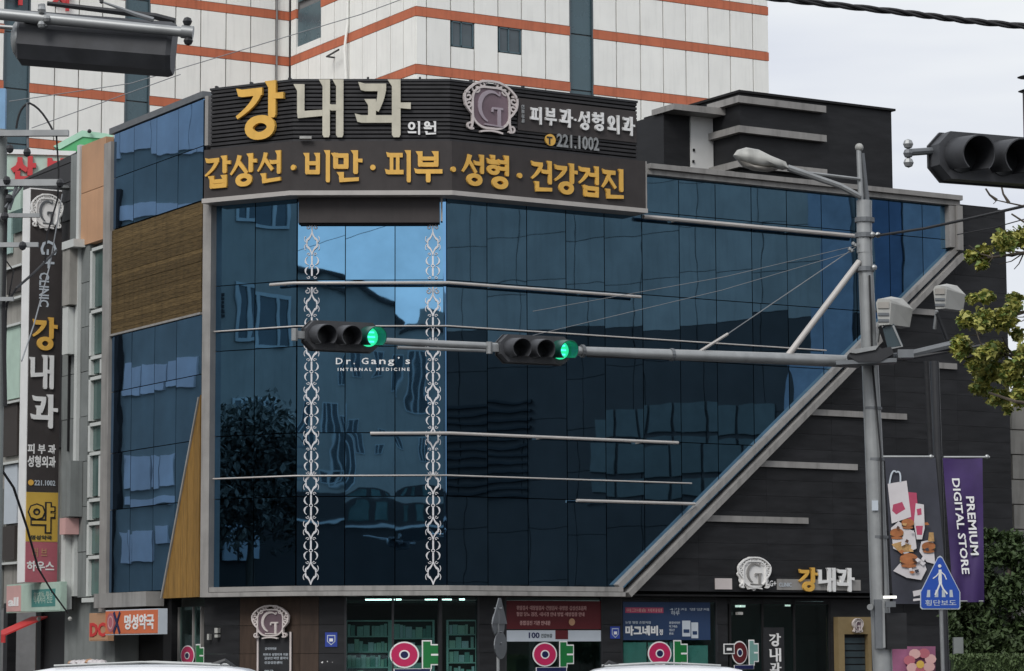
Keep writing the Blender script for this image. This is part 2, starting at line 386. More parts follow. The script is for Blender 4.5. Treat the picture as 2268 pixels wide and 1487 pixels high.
# ------------------------------------------------------------------ lettering
def fit(me_v, s0, s1, h0, h1):
    xs = [v[0] for v in me_v]; ys = [v[1] for v in me_v]
    a, b, c, d = min(xs), max(xs), min(ys), max(ys)
    return lambda v: (s0 + (v[0] - a) / (b - a or 1) * (s1 - s0), h0 + (v[1] - c) / (d - c or 1) * (h1 - h0))
def text(name, body, mt, parent, F, s0, s1, h0, h1, off, depth=.01, bold=.012, vertical=0, split=False):
    cu = bpy.data.curves.new(name, 'FONT'); cu.body = body; cu.size = 1; cu.offset = bold; cu.resolution_u = 2
    to = bpy.data.objects.new(name + '_src', cu); COL.objects.link(to)
    bpy.context.view_layer.update()
    me = bpy.data.meshes.new_from_object(to.evaluated_get(bpy.context.evaluated_depsgraph_get()))
    vs = [(v.co.x, v.co.y) for v in me.vertices]; fs = [tuple(p.vertices) for p in me.polygons]
    es = {}
    for f in fs:
        for i in range(len(f)):
            e = (f[i], f[(i + 1) % len(f)]); es[e] = 1
    bd = [e for e in es if (e[1], e[0]) not in es]
    bpy.data.objects.remove(to); bpy.data.curves.remove(cu); bpy.data.meshes.remove(me)
    if not vs: return None
    raw = vs
    if vertical: vs = [(y, -x) for x, y in vs] if vertical > 0 else [(-y, x) for x, y in vs]
    g = fit(vs, s0, s1, h0, h1); n = len(vs); q = [g(v) for v in vs]
    if split:      # one object per character
        par = list(range(n))
        def find(a):
            while par[a] != a: par[a] = par[par[a]]; a = par[a]
            return a
        for f in fs:
            for i in f[1:]: par[find(i)] = find(f[0])
        isl = {}
        for i in range(n): isl.setdefault(find(i), []).append(i)
        cl = sorted([[min(raw[i][0] for i in k), max(raw[i][0] for i in k), set(k)] for k in isl.values()], key=lambda c: c[0]); out = []
        for c in cl:
            if out and c[0] < out[-1][1] - .02: out[-1][1] = max(out[-1][1], c[1]); out[-1][2] |= c[2]
            else: out.append(c)
        res = []
        for c in out:
            idx = sorted(c[2]); mpp = {a: b for b, a in enumerate(idx)}; k = len(idx)
            F2 = [tuple(mpp[i] for i in f) for f in fs if f[0] in c[2]]; B2 = [(mpp[b], mpp[a]) for a, b in bd if a in c[2]]
            mb = MB().add([(q[i][0], -(off + depth), q[i][1]) for i in idx] + [(q[i][0], -off, q[i][1]) for i in idx], F2 + [(a, b, k + b, k + a) for a, b in B2])
            res.append(mb.build('letter', mt, parent, F))
        return res
    mb = MB(); mb.add([(p[0], -(off + depth), p[1]) for p in q] + [(p[0], -off, p[1]) for p in q], fs + [(a, b, n + b, n + a) for a, b in [(e[1], e[0]) for e in bd]])
    o = mb.build(name, mt, parent, F)
    if len(body) > 1: o['kind'] = 'stuff'
    return o

def V_(x, y0, y1, w, flag=True):
    p = [((x - w * (1.0 if flag else .5), y1), (x + w * .5, y1)), ((x - w * .5, y1 - w * .75), (x + w * .5, y1 - w * .5)),
         ((x - w * .5, y0 + w * .3), (x + w * .5, y0 + w * .3)), ((x - w * .3, y0), (x + w * .35, y0))]
    return ('s', p)
def H_(x0, x1, y, w):
    return ('s', [((x0, y + w * .62), (x0 + w * .3, y - w * .3)), ((x0 + w * .8, y + w * .42), (x0 + w * .8, y - w * .42)), ((x1, y + w * .42), (x1, y - w * .42))])
def R_(path, w0, w1):
    n = len(path); return ('r', path, [w0 + (w1 - w0) * i / (n - 1) for i in range(n)])
def quad(a, b, c, n=7):
    return [((1 - t) ** 2 * a[0] + 2 * t * (1 - t) * b[0] + t * t * c[0], (1 - t) ** 2 * a[1] + 2 * t * (1 - t) * b[1] + t * t * c[1]) for t in [i / n for i in range(n + 1)]]
def ring(x0, y0, x1, y1, w):
    cx, cy = (x0 + x1) / 2, (y0 + y1) / 2; rx, ry = (x1 - x0) / 2 - w / 2, (y1 - y0) / 2 - w * .42
    return ('c', [(cx + rx * cos(2 * pi * i / 22), cy + ry * sin(2 * pi * i / 22)) for i in range(22)], [w * (.85 + .22 * abs(cos(2 * pi * i / 22))) for i in range(22)])
def jamo(j, x0, y0, x1, y1, w):
    h = w * .85; mx_ = (x0 + x1) / 2; my = (y0 + y1) / 2
    if j == 'g': return [H_(x0, x1, y1 - h / 2, w), R_(quad((x1 - w * .5, y1 - h * .4), (x1 - w * .7, y0 + (y1 - y0) * .45), (x0 + w * .1, y0)), w, w * .42)]
    if j == 'k': return [H_(x0, x1, y1 - h / 2, w), R_(quad((x1 - w * .5, y1 - h * .4), (x1 - w * .45, my), (x1 - w * 1.15, y0)), w, w * .6)]
    if j == 'ol': return [V_(x0 + (x1 - x0) * .44, y0 + h * .4, y1, w * .9, True), H_(x0, x1, y0 + h * .5, w)]
    if j == 'G': return [H_(x0, x1, y1 - h / 2, w), V_(x1 - w / 2, y0, y1 - h * .3, w, False)]
    if j == 'n': return [V_(x0 + w * .7, y0 + h * .3, y1, w), ('s', [((x0 + w * .2, y0 + h * .9), (x0 + w * .3, y0)), ((x1, y0 + h * 1.1), (x1, y0 + h * .3))])]
    if j == 'd': return [H_(x0, x1, y1 - h / 2, w), V_(x0 + w * .5, y0, y1, w, False), H_(x0, x1, y0 + h / 2, w)]
    if j == 'm': return [V_(x0 + w * .6, y0, y1, w), V_(x1 - w * .6, y0, y1 - h * .2, w, False), H_(x0 + w * .2, x1 - w * .2, y1 - h * .6, w), H_(x0 + w * .3, x1 - w * .2, y0 + h * .5, w)]
    if j == 'b': return [V_(x0 + w * .6, y0, y1, w), V_(x1 - w * .6, y0, y1, w), H_(x0 + w * .5, x1 - w * .5, my + h * .1, w * .9), H_(x0 + w * .3, x1 - w * .2, y0 + h * .5, w)]
    if j == 's': return [R_(quad((mx_ + w * .15, y1), (mx_ - w * .2, my), (x0, y0)), w, w * .45), R_(quad((mx_ - w * .1, my + h * .6), (mx_ + w * .5, my - h * .1), (x1, y0)), w * .8, w * .7)]
    if j == 'j': return [H_(x0, x1, y1 - h / 2, w)] + jamo('s', x0, y0, x1, y1 - h * .5, w)
    if j == 'o': return [ring(x0, y0, x1, y1, w)]
    if j == 'h': return [V_(mx_, y1 - h * .9, y1 + h * .1, w, True), H_(x0, x1, y1 - h * 1.35, w), ring(x0 + w * .2, y0, x1 - w * .2, y1 - h * 1.9, w * .85)]
    if j == 'p': return [H_(x0, x1, y1 - h / 2, w), V_(x0 + (x1 - x0) * .33, y0 + h * .3, y1 - h * .3, w * .85, False), V_(x0 + (x1 - x0) * .7, y0 + h * .3, y1 - h * .3, w * .85, False), H_(x0 - w * .3, x1 + w * .2, y0 + h * .5, w)]
    if j == 'a': return [V_(x0 + w * .9, y0, y1, w), ('s', [((x0 + w, my + h * .75), (x0 + w, my + h * .05)), ((x1, my + h * .75), (x1, my - h * .1))])]
    if j == 'ya': return [V_(x0 + w * .9, y0, y1, w)] + [H_(x0 + w, x1, my + k * (y1 - y0) * .17, w * .8) for k in (-1, 1)]
    if j == 'ae': return [V_(x0 + w * .9, y0, y1, w), V_(x1 - w * .5, y0, y1, w), H_(x0 + w, x1 - w * .3, my + h * .1, w * .8)]
    if j == 'eo': return [V_(x1 - w * .5, y0, y1, w), H_(x0, x1 - w * .4, my + h * .1, w * .9)]
    if j == 'yeo': return [V_(x1 - w * .5, y0, y1, w)] + [H_(x0, x1 - w * .4, my + k * (y1 - y0) * .16, w * .8) for k in (-1, 1)]
    if j == 'i': return [V_(x1 - w * .5, y0, y1, w)]
    if j == 'oh': return [V_(mx_, y0 + h * .4, y1, w, True), H_(x0, x1, y0 + h * .5, w)]
    if j == 'u': return [H_(x0, x1, y1 - h * .5, w), V_(mx_, y0, y1 - h * .4, w, False)]
    if j == 'eu': return [H_(x0, x1, y0 + h * .5, w)]
    return []
GL = {
 '강': [('g', 0, .42, .55, .90), ('a', .62, .36, 1, 1), ('o', .2, 0, .82, .42)],
 '내': [('n', 0, .33, .56, .92), ('ae', .50, 0, 1, 1)],
 '과': [('k', .06, .46, .56, .93), ('ol', 0, .25, .70, .66), ('a', .60, 0, 1, 1)],
 '의': [('o', 0, .38, .58, .95), ('eu', -.05, .12, .68, .3), ('i', .7, 0, .98, 1)],
 '원': [('o', .06, .58, .52, 1), ('eu', 0, .42, .66, .56), ('eo', .45, .22, 1, 1), ('n', .14, 0, 1, .26)],
 '갑': [('g', 0, .42, .55, .95), ('a', .62, .45, 1, 1), ('b', .18, 0, .88, .40)],
 '상': [('s', 0, .40, .62, .97), ('a', .62, .42, 1, 1), ('o', .2, 0, .82, .40)],
 '선': [('s', 0, .40, .62, .97), ('eo', .5, .26, .98, 1), ('n', .16, 0, .98, .32)],
 '비': [('b', 0, .25, .62, .92), ('i', .7, 0, 1, 1)],
 '만': [('m', 0, .42, .55, .92), ('a', .62, .26, 1, 1), ('n', .18, 0, .88, .32)],
 '피': [('p', .02, .25, .68, .92), ('i', .7, 0, 1, 1)],
 '부': [('b', .12, .50, .88, 1), ('u', 0, 0, 1, .42)],
 '성': [('s', 0, .42, .62, .97), ('eo', .5, .40, .98, 1), ('o', .2, 0, .88, .40)],
 '형': [('h', 0, .40, .6, .97), ('yeo', .5, .40, .98, 1), ('o', .25, 0, .92, .38)],
 '건': [('g', 0, .40, .55, .93), ('eo', .45, .26, .98, 1), ('n', .16, 0, .98, .32)],
 '검': [('g', 0, .42, .55, .93), ('eo', .45, .40, .98, 1), ('m', .22, 0, .98, .36)],
 '진': [('j', 0, .36, .62, .93), ('i', .7, .26, .98, 1), ('n', .16, 0, .98, .32)],
 '외': [('o', .06, .42, .60, .95), ('oh', 0, .18, .70, .45), ('i', .74, 0, 1, 1)],
}
def glyph(ch, mt, parent, F, s0, s1, h0, h1, off, depth=.06, w=.16, name='letter'):
    W_, H2 = s1 - s0, h1 - h0; mb = MB(); k = 0
    for g in GL[ch]:
        for st in jamo(g[0], g[1], g[2], g[3], g[4], w):
            y0 = -(off + depth + k * .0035); k += 1
            f = lambda p: (s0 + p[0] * W_, h0 + p[1] * H2)
            if st[0] == 's': mb.strip([(f(a), f(b)) for a, b in st[1]], y0, -off)
            else: mb.ribbon([f(p) for p in st[1]], [q * (W_ + H2) / 2 for q in st[2]], y0, -off, st[0] == 'c')
    return mb.build(name, mt, parent, F)

# ------------------------------------------------------------------ emblem (scrolled frame with a G)
def spiral(cx, cy, r, a0, turns, sgn=1, n=16):
    return [(cx + r * (1 - .8 * i / n) * cos(a0 + sgn * turns * 2 * pi * i / n), cy + r * (1 - .8 * i / n) * sin(a0 + sgn * turns * 2 * pi * i / n)) for i in range(n + 1)]
def emblem(name, label, F, s0, s1, h0, h1, off, m_disc, m_rim, m_g, cat='emblem', fill=False):
    cx, cy = (s0 + s1) / 2, (h0 + h1) / 2; a, b = (s1 - s0) / 2, (h1 - h0) / 2
    t = thing(name, label, cat, F.W(cx, cy, off))
    P = lambda x, y: (cx + x * a, cy + y * b)
    out = []
    for i in range(48):
        th = 2 * pi * i / 48; r = .70 + .05 * cos(4 * th + pi) ; x, y = r * cos(th), r * 1.12 * sin(th)
        if y < -.45: x *= 1 - .22 * (-.45 - y) / .5
        y = max(y, -.90); out.append(P(x, y + .02))
    poly('disc', m_disc, t, F, out, off + .005, off + .05)
    mb = MB(); W_ = (a + b) / 2
    mb.ribbon(out, .07 * W_, -(off + .09), -(off + .03), True)
    if fill:
        o2 = []
        for i in range(60):
            th = 2 * pi * i / 60; r = .93 + .055 * cos(12 * th); x, y = r * cos(th), r * sin(th)
            if y < -.45: x *= 1 - .30 * (-.45 - y) / .5
            o2.append(P(x, y))
        mb.prism(o2, -(off + .03), -off)
    for sg in (-1, 1):
        k = 0
        for (x, y, r, a0, tn, d) in [(.50, .66, .22, 2.6, 1.3, -1), (.28, .84, .15, 2.9, 1.2, -1), (.80, .34, .17, 1.9, 1.3, -1), (.78, .08, .15, 1.2, 1.2, -1), (.72, -.66, .15, -2.4, 1.1, 1)]:
            mb.ribbon([P(sg * q[0], q[1]) for q in spiral(x, y, r, a0, tn, d)], .06 * W_, -(off + .075 + .004 * k), -(off + .02)); k += 1
        mb.ribbon([P(sg * q[0], q[1]) for q in quad((.92, .45), (.99, .05), (.66, -.25)) + quad((.66, -.25), (.62, -.5), (.72, -.80))[1:]], .07 * W_, -(off + .10), -(off + .02))
        mb.ribbon([P(sg * q[0], q[1]) for q in quad((.0, .97), (.55, .99), (.90, .48))], .07 * W_, -(off + .105 + .003 * sg), -(off + .02))
    mb.ribbon([P(*q) for q in quad((-.40, -.86), (0, -.74), (.40, -.86))], .06 * W_, -(off + .11), -(off + .02))
    mb.build('scroll_frame', m_rim, t, F)
    g = MB()
    arc = [P(.02 + .42 * cos(th), .05 + .55 * sin(th)) for th in [radians(60 + 190 * i / 14) for i in range(15)]]
    g.ribbon(arc, [.05 * W_ + .10 * W_ * sin(pi * i / 14) for i in range(15)], -(off + .085), -(off + .04))
    g.ribbon([P(*q) for q in quad((.22, .53), (.34, .42), (.30, .62))], .05 * W_, -(off + .088), -(off + .04))
    g.ribbon([P(.04, .02), P(.42, .02)], .07 * W_, -(off + .091), -(off + .04))
    g.ribbon([P(.28, .02), P(.28, -.60)], .13 * W_, -(off + .094), -(off + .04))
    g.ribbon([P(.04, .02), P(.04, -.12)], .07 * W_, -(off + .097), -(off + .04))
    g.ribbon([P(-.25, -.58), P(.42, -.62)], .05 * W_, -(off + .10), -(off + .04))
    g.build('letter_g', m_g, t, F)
    return t

# ------------------------------------------------------------------ planes of the clinic
d = ray(657.5, 900); P0 = Vector((d.x / d.y * 75, 75, 0))
FB = Fac(P0, 89); P1 = meet(P0, 89, 988.5, 900); FC = Fac(P1, 58.7)
PA = meet(P0, 117.5, 450, 900); FA = Fac(PA, 117.5)
PD = meet(PA, 148.7, 244.5, 900); FD = Fac(PD, 148.7)
LA = (Vector((P0.x, P0.y, 0)) - FA.O).dot(FA.t); LB = (P1 - P0).dot(FB.t); LD = (PA - PD).dot(FD.t)
LC = FC.S(2236, 1000)

# ------------------------------------------------------------------ ground
g = MB().add([(-700, -500, 0), (700, -500, 0), (700, 1300, 0), (-700, 1300, 0)], [(0, 1, 2, 3)]).build('road', M['asph'])
tag(g, kind='structure')
def slab(name, pts, z0, z1, mt):
    mb = MB(); n = len(pts)
    mb.add([(p[0], p[1], z0) for p in pts] + [(p[0], p[1], z1) for p in pts], [tuple(range(n)), tuple(range(2 * n - 1, n - 1, -1))] + [(i, (i + 1) % n, n + (i + 1) % n, n + i) for i in range(n)])
    return tag(mb.build(name, mt), kind='structure')
def off_pts(o):
    a = FD.W(-60, 0, o); ca = corner(FD, FA, o); b = FD.W(ca[0], 0, o); c1 = corner(FA, FB, o); c2 = corner(FB, FC, o)
    return [a, b, FA.W(c1[0], 0, o), FB.W(c2[0], 0, o), FC.W(80, 0, o)]
pp = off_pts(4.0); back = [FC.W(80, 0, -40), FD.W(-60, 0, -40)]
slab('pavement', [tuple(p) for p in pp + back], 0.0, .14, M['pave'])
pk = off_pts(4.22)
mb = MB()
for i in range(4):
    a, b, c, e = pp[i], pp[i + 1], pk[i + 1], pk[i]
    mb.add([(*q[:2], z) for z in (.0, .15) for q in (a, b, c, e)], [(4, 5, 6, 7), (3, 2, 6, 7), (0, 1, 5, 4)])
tag(mb.build('kerb', M['kerb']), kind='structure')
mb = MB()
for i in range(9):
    x = -7 + i * 1.4
    mb.add([(x, 60, .004), (x + .7, 60, .004), (x + .7, 64, .004), (x, 64, .004)], [(0, 1, 2, 3)])
tag(mb.build('crosswalk_marking', M['paint']), kind='structure')
mb = MB()
for i in range(14):
    mb.add([(2 + i * .01, -30 + i * 6, .004), (2.12 + i * .01, -30 + i * 6, .004), (2.12 + i * .01, -27 + i * 6, .004), (2 + i * .01, -27 + i * 6, .004)], [(0, 1, 2, 3)])
tag(mb.build('lane_marking', M['paint']), kind='structure')

# ------------------------------------------------------------------ clinic building
clinic = thing('clinic_building', 'corner clinic building clad in blue mirror glass and dark panels with a diagonal grey frame', 'building', (-1, 82, 0))
TB = 14.07                     # underside of the sign band
HT = FC.H(1450, 368.2) ; TOPD = FD.H(446, 219)
rows = [3.36, FB.H(800, 1100), FB.H(800, 1100) + 1.72, FA.H(564, 774), FB.H(800, 621), TB]
rows[2] = FB.H(800, 959)
rowsC = rows + [FC.H(1700, 410)]
# body (core behind the skins)
core = []
ca = corner(FD, FA, -.25); c1 = corner(FA, FB, -.25); c2 = corner(FB, FC, -.25)
cpts = [FD.W(0, 0, -.25), FD.W(ca[0], 0, -.25), FA.W(c1[0], 0, -.25), FB.W(c2[0], 0, -.25), FC.W(LC - .02, 0, -.25), FC.W(LC - .02, 0, -9), FD.W(0, 0, -9)]
def extr(name, mt, parent, pts, z0, z1):
    n = len(pts); mb = MB()
    mb.add([(p[0], p[1], z0) for p in pts] + [(p[0], p[1], z1) for p in pts], [tuple(range(n - 1, -1, -1)), tuple(range(n, 2 * n))] + [(i, (i + 1) % n, n + (i + 1) % n, n + i) for i in range(n)])
    return mb.build(name, mt, parent)
extr('core_wall', M['joint'], clinic, cpts, 3.3, HT - .15)
G = .012
def panes(F, cols, rws, mt, parent, o0=0, o1=.03, clipline=None, tilt=.0022, holes=None):
    for i in range(len(cols) - 1):
        for j in range(len(rws) - 1):
            s0, s1, h0, h1 = cols[i] + G, cols[i + 1] - G, rws[j] + G, rws[j + 1] - G
            if h1 - h0 < .1: continue
            if clipline:
                pts = [(s0, h0), (s1, h0), (s1, h1), (s0, h1)]
                for a, b, k in clipline: pts = clip(pts, a, b, k) if len(pts) > 2 else pts
                if area(pts) < .03: continue
                if len(pts) == 4 and abs(area(pts) - (s1 - s0) * (h1 - h0)) < 1e-4: box('glass_pane', mt, parent, F, s0, s1, h0, h1, o0, o1, tilt)
                else: poly('glass_pane', mt, parent, F, pts, o0, o1)
            else: box('glass_pane', mt, parent, F, s0, s1, h0, h1, o0, o1, tilt)
# A and B glass
colsA = [FA.S(471), FA.S(564.5), LA]
colsB = [0, FB.S(765, 600), FB.S(875, 600), FB.S(984.5, 900), ]
panes(FA, colsA, rows, M['glassB'], clinic)
colsB[-1] = LB - .012
panes(FB, colsB, rows, M['glassB'], clinic)
box('corner_mullion', M['glassD'], clinic, FB, LB - .08, LB, 3.4, TB, .035, .075)
# C glass, bounded by the frame
cj = [988.5, 1077, 1173, 1266.5, 1358, 1439, 1517, 1596, 1673, 1746, 1822, 1893, 1966, 2041, 2118]
sj = [0] + [FC.S(x, 470) for x in cj[1:]]
for i in range(1, len(sj)): pass
step = (sj[11] - sj[1]) / 10
sj = [0] + [sj[1] + step * i for i in range(0, 14)]
dA = FC.sh(1383, 1300); dB = FC.sh(2124, 556)
sR = FC.S(2112, 500)
sj = [s for s in sj if s < sR - .2] + [sR]
panes(FC, sj, rowsC, M['glass'], clinic, 0, .03, [(dA, dB, 1)])
# frames: bottom trim (two rails), diagonal, right post, cornice
def chain(name, mt, parent, sA, sC, h0, h1, o0, o1, fac=(FA, FB, FC)):
    Fa, Fb, Fc = fac
    def line(o):
        a = corner(Fa, Fb, o); b = corner(Fb, Fc, o)
        return [Fa.W(sA, 0, o), Fa.W(a[0], 0, o), Fb.W(b[0], 0, o), Fc.W(sC, 0, o)]
    i, q = line(o0), line(o1); mb = MB(); v = []
    for a, b in zip(i, q): v += [(a.x, a.y, h0), (b.x, b.y, h0), (b.x, b.y, h1), (a.x, a.y, h1)]
    f = [(0, 3, 2, 1), (12, 13, 14, 15)]
    for k in range(3):
        for e in range(4): f.append((4 * k + e, 4 * k + (e + 1) % 4, 4 * k + 4 + (e + 1) % 4, 4 * k + 4 + e))
    return mb.add(v, f).build(name, mt, parent)
sA0 = FA.S(455, 1300, .2)
hb0, hb1 = FB.H(800, 1320), FB.H(800, 1298)
hm = (hb0 + hb1) / 2
sdx = FC.S(1384, 1320, .3)
chain('bottom_frame_rail', M['steel'], clinic, sA0 + .1, sdx, hb0, hm - .015, -.2, .34)
chain('bottom_frame_rail', M['steel'], clinic, sA0 + .1, sdx - .02, hm + .0, hb1, -.2, .26)
def diag(name, F, a, b, w0, w1, o0, o1):
    dx, dz = b[0] - a[0], b[1] - a[1]; l = math.hypot(dx, dz); nx, nz = -dz / l, dx / l
    return poly(name, M['steel'], clinic, F, [(a[0] + nx * w0, a[1] + nz * w0), (b[0] + nx * w0, b[1] + nz * w0), (b[0] + nx * w1, b[1] + nz * w1), (a[0] + nx * w1, a[1] + nz * w1)], o0, o1)
a = FC.sh(1386, 1313, .3); b = FC.sh(2132, 563, .3)
diag('diagonal_frame_rail', FC, (a[0] + .08, a[1] - .02), b, -.13, .035, -.2, .34)
diag('diagonal_frame_rail', FC, (a[0] - .1, a[1] + .07), (b[0] - .02, b[1] + .1), .045, .20, -.2, .25)
sr0, sr1 = FC.S(2106, 500, .3), FC.S(2131, 500, .3)
hdr = FC.H(2120, 548, .3)
box('right_frame_post', M['steel'], clinic, FC, sr0, (sr0 + sr1) / 2 - .01, hdr, HT - .32, -.2, .25)
box('right_frame_post', M['steel'], clinic, FC, (sr0 + sr1) / 2 + .01, sr1, hdr - .08, HT - .32, -.2, .34)
sc0 = FC.S(1425, 380)
box('cornice_rail', M['steel'], clinic, FC, sc0, sr1 - .02, HT - .30, HT - .155, -.3, .25)
box('cornice_rail', M['steel'], clinic, FC, sc0, sr1, HT - .145, HT, -.3, .36)
box('left_frame_post', M['steel'], clinic, FA, FA.S(450, 1000, .2), FA.S(468, 1000, .2), hb0, TB - .02, -.2, .30)
box('left_frame_post', M['steel'], clinic, FA, FA.S(450, 1000, .2), FA.S(463, 300, .2), 15.6, FA.H(455, 214, .2), -.2, .25)
# thin rods
RD = .045
def rod(pts, r=RD, name='facade_rod'):
    return MB().tube(pts, r, 8).build(name, M['steel2'], clinic, smooth=True)
h = FB.H(800, 627, .3); c1r, c2r = corner(FA, FB, .3), corner(FB, FC, .3)
rod([FA.W(FA.S(598, 629, .3), h, .3), FA.W(c1r[0], h, .3), FB.W(c2r[0], h, .3), FC.W(FC.S(1419, 657, .3), h, .3)], .044)
c1r, c2r = corner(FA, FB, .14), corner(FB, FC, .14)
h = FC.H(990, 722, .14)
rod([FA.W(FA.S(474, 731, .14), h, .14), FA.W(c1r[0], h, .14), FB.W(c2r[0], h, .14), FC.W(FC.S(1830, 779, .14), h, .14)], .021)
h = FC.H(990, 1053, .14)
rod([FA.W(FA.S(474, 731, .14), h, .14), FA.W(c1r[0], h, .14), FB.W(c2r[0], h, .14), FC.W(FC.S(1532, 1072, .14), h, .14)], .021)
c2r = corner(FB, FC, .3); h = FB.H(900, 960, .3)
rod([FB.W(FB.S(820, 960, .3), h, .3), FB.W(c2r[0], h, .3), FC.W(FC.S(1502, 983, .3), h, .3)], .044)
h = FC.H(1277, 1109, .3)
rod([FC.W(FC.S(1277, 1109, .3), h, .3), FC.W(FC.S(1539, 1119, .3), h, .3)], .044)
h = FC.H(1500, 487, .3)
rod([FC.W(FC.S(1425, 480, .3), h, .3), FC.W(FC.S(1905, 523, .3), h, .3)], .065)
# brackets of the rods
for F_, x, y in [(FA, 620, 629), (FB, 720, 627), (FB, 940, 627), (FC, 1100, 633), (FC, 1300, 648), (FC, 1000, 960), (FC, 1200, 970), (FC, 1420, 980), (FC, 1500, 488), (FC, 1760, 510)]:
    s, hh = F_.sh(x, y, .3); box('rod_bracket', M['steel'], clinic, F_, s - .02, s + .02, hh - .03, hh + .03, .03, .28)

# dark cladding courses on C right of the diagonal and below
def course(F, s0, s1, h0, h1, cl=None, o0=-.05, o1=.06, pw=2.4, mt='clad'):
    s = s0
    while s < s1 - .05:
        e = min(s + pw, s1); pts = [(s + .002, h0 + .003), (e - .002, h0 + .003), (e - .002, h1 - .003), (s + .002, h1 - .003)]
        if cl: pts = clip(pts, *cl)
        if area(pts) > .03: poly('cladding_panel', M[mt], clinic, F, pts, o0, o1 + random.uniform(-.002, .002))
        s = e
HR = FC.H(2170, 461)
z = 3.36
while z < HT - .1:
    z1 = min(z + .46, HR if z > HR - 1.4 else 99)
    if z1 - z < .1: break
    course(FC, FC.S(1385), LC, z, z1, (dA, dB, -1) if z < hdr else None) if z < hdr - .46 else course(FC, sr1 if z >= hdr else FC.S(2040), LC, z, z1, (dA, dB, -1) if z < hdr else None)
    z += .46
# end wall of C (turned away) and roof slab
FE_ = Fac(FC.W(LC, 0), 58.7 - 90)
poly('end_wall', M['clad'], clinic, FE_, [(0, 0), (9, 0), (9, HR), (0, HR)], -.3, 0.0)
extr('roof_slab', M['grey'], clinic, [FD.W(.3, 0, -.4), FB.W(0, 0, -.5), FB.W(LB, 0, -.5), FC.W(LC - .3, 0, -.5), FC.W(LC - .3, 0, -9), FD.W(.3, 0, -9)], HR - .5, HR - .35)
# light bars on the dark cladding
for x0, x1, y in [(1783, 2007, 918), (1672, 1898, 1031), (1556, 1789, 1151), (2073, 2118, 811), (1985, 2075, 690)]:
    s0 = FC.S(x0, y, .1); s1 = FC.S(x1, y, .1); hh = FC.H((x0 + x1) / 2, y, .1); hw = .088
    box('light_bar', M['steel'], clinic, FC, s0, s1, hh - hw, hh + hw, .06, .14)

# D face
colsD = [.12, FD.S(293), FD.S(343.5), FD.S(392), LD - .06]
hbt, hbb = FD.H(446, 449), FD.H(448, 692.6)
extr('parapet_cap', M['galvd'], clinic, [FD.W(-.1, 0, .1), FD.W(LD, 0, .1), FD.W(LD, 0, -.4), FD.W(-.1, 0, -.4)], TOPD - .02, TOPD + .16)
extr('upper_core', M['joint'], clinic, [FD.W(0, 0, -.06), FD.W(LD, 0, -.06), FD.W(LD, 0, -3), FD.W(0, 0, -3)], HT - .15, TOPD - .02)
rD = [hbt + .04, (hbt + TOPD) / 2 + .1, TOPD - .03]
panes(FD, colsD, rD, M['glassD'], clinic)
hd0 = FD.H(300, 1313); 
wA = FD.sh(449, 880); wB = FD.sh(366, 1326)
panes(FD, colsD, [hd0 + .02, rows[1], 7.5, 9.3, hbb - .06], M['glassD'], clinic, 0, .03, [(wB, wA, 1)])
# brown reed boards
nb = 26
for i in range(nb):
    a0 = hbb + (hbt - hbb) * i / nb; a1 = hbb + (hbt - hbb) * (i + 1) / nb
    box('brown_board', M['reed'], clinic, FD, .1, LD - .05, a0 + .004, a1 - .002, 0, .06 + random.uniform(-.006, .008))
box('board_trim', M['steel'], clinic, FD, .08, LD - .05, hbb - .06, hbb, 0, .1)
box('board_trim', M['steel'], clinic, FD, .08, .14, hbb, hbt, .07, .1)
# orange wedge of vertical boards
s0 = wB[0]; k = 6
for i in range(k):
    a0 = s0 + (LD - s0) * i / k; a1 = s0 + (LD - s0) * (i + 1) / k
    pts = clip([(a0 + .008, wB[1]), (a1 - .008, wB[1]), (a1 - .008, 12), (a0 + .008, 12)], wB, wA, -1)
    if area(pts) > .02: poly('wedge_board', M['oak'], clinic, FD, pts, -.05, .09 + random.uniform(-.004, .004))
dx, dz = wA[0] - wB[0], wA[1] - wB[1]
poly('wedge_trim', M['steel'], clinic, FD, [(wB[0] - .07, wB[1]), (wB[0] + .02, wB[1]), (wA[0] + .02, wA[1]), (wA[0] - .05, wA[1])], .0, .13)
box('lower_canopy', M['steel'], clinic, FD, .0, FD.S(360), FD.H(300, 1345), hd0, -.1, .45)
box('side_pilaster', M['steel'], clinic, FD, FD.S(232), .1, 2.9, TOPD - .25, -.2, .12)
# penthouse
FP = FC.shift(-3.2); pS = FP.S(1640, 300)
FP = Fac(FP.W(pS, 0), 58.7); pe = FP.S(1975, 300); ph = FP.H(1640, 206); 
FP2 = Fac(FP.W(0, 0) , 148.7); sp2 = FP2.S(1578, 300)
extr('penthouse_wall', M['clad'], clinic, [FP.W(0, 0), FP.W(pe, 0), FP.W(pe, 0, -5), FP.W(0, 0, -5)], HR - .4, ph)
extr('penthouse_cap', M['joint'], clinic, [FP.W(-.1, 0, .1), FP.W(pe + .1, 0, .1), FP.W(pe + .1, 0, -5.1), FP.W(-.1, 0, -5.1)], ph, ph + .07)
FQ = Fac(FP2.W(sp2, 0), 58.7); q0 = FQ.S(1470, 300); hq = FQ.H(1475, 252)
extr('stair_wall', M['clad'], clinic, [FQ.W(q0, 0), FQ.W(.1, 0), FQ.W(.1, 0, -3), FQ.W(q0, 0, -3)], HR - .4, hq)
poly('stair_canopy', M['steel'], clinic, FQ, [(q0 - .1, hq), (.15, hq), (.15, hq + .22), (q0 - .1, hq + .18)], -.5, .7)
box('roof_door', M['door'], clinic, FQ, FQ.S(1530, 300, .05), FQ.S(1579, 300, .05), HR - .3, FQ.H(1555, 247, .05), 0, .06)
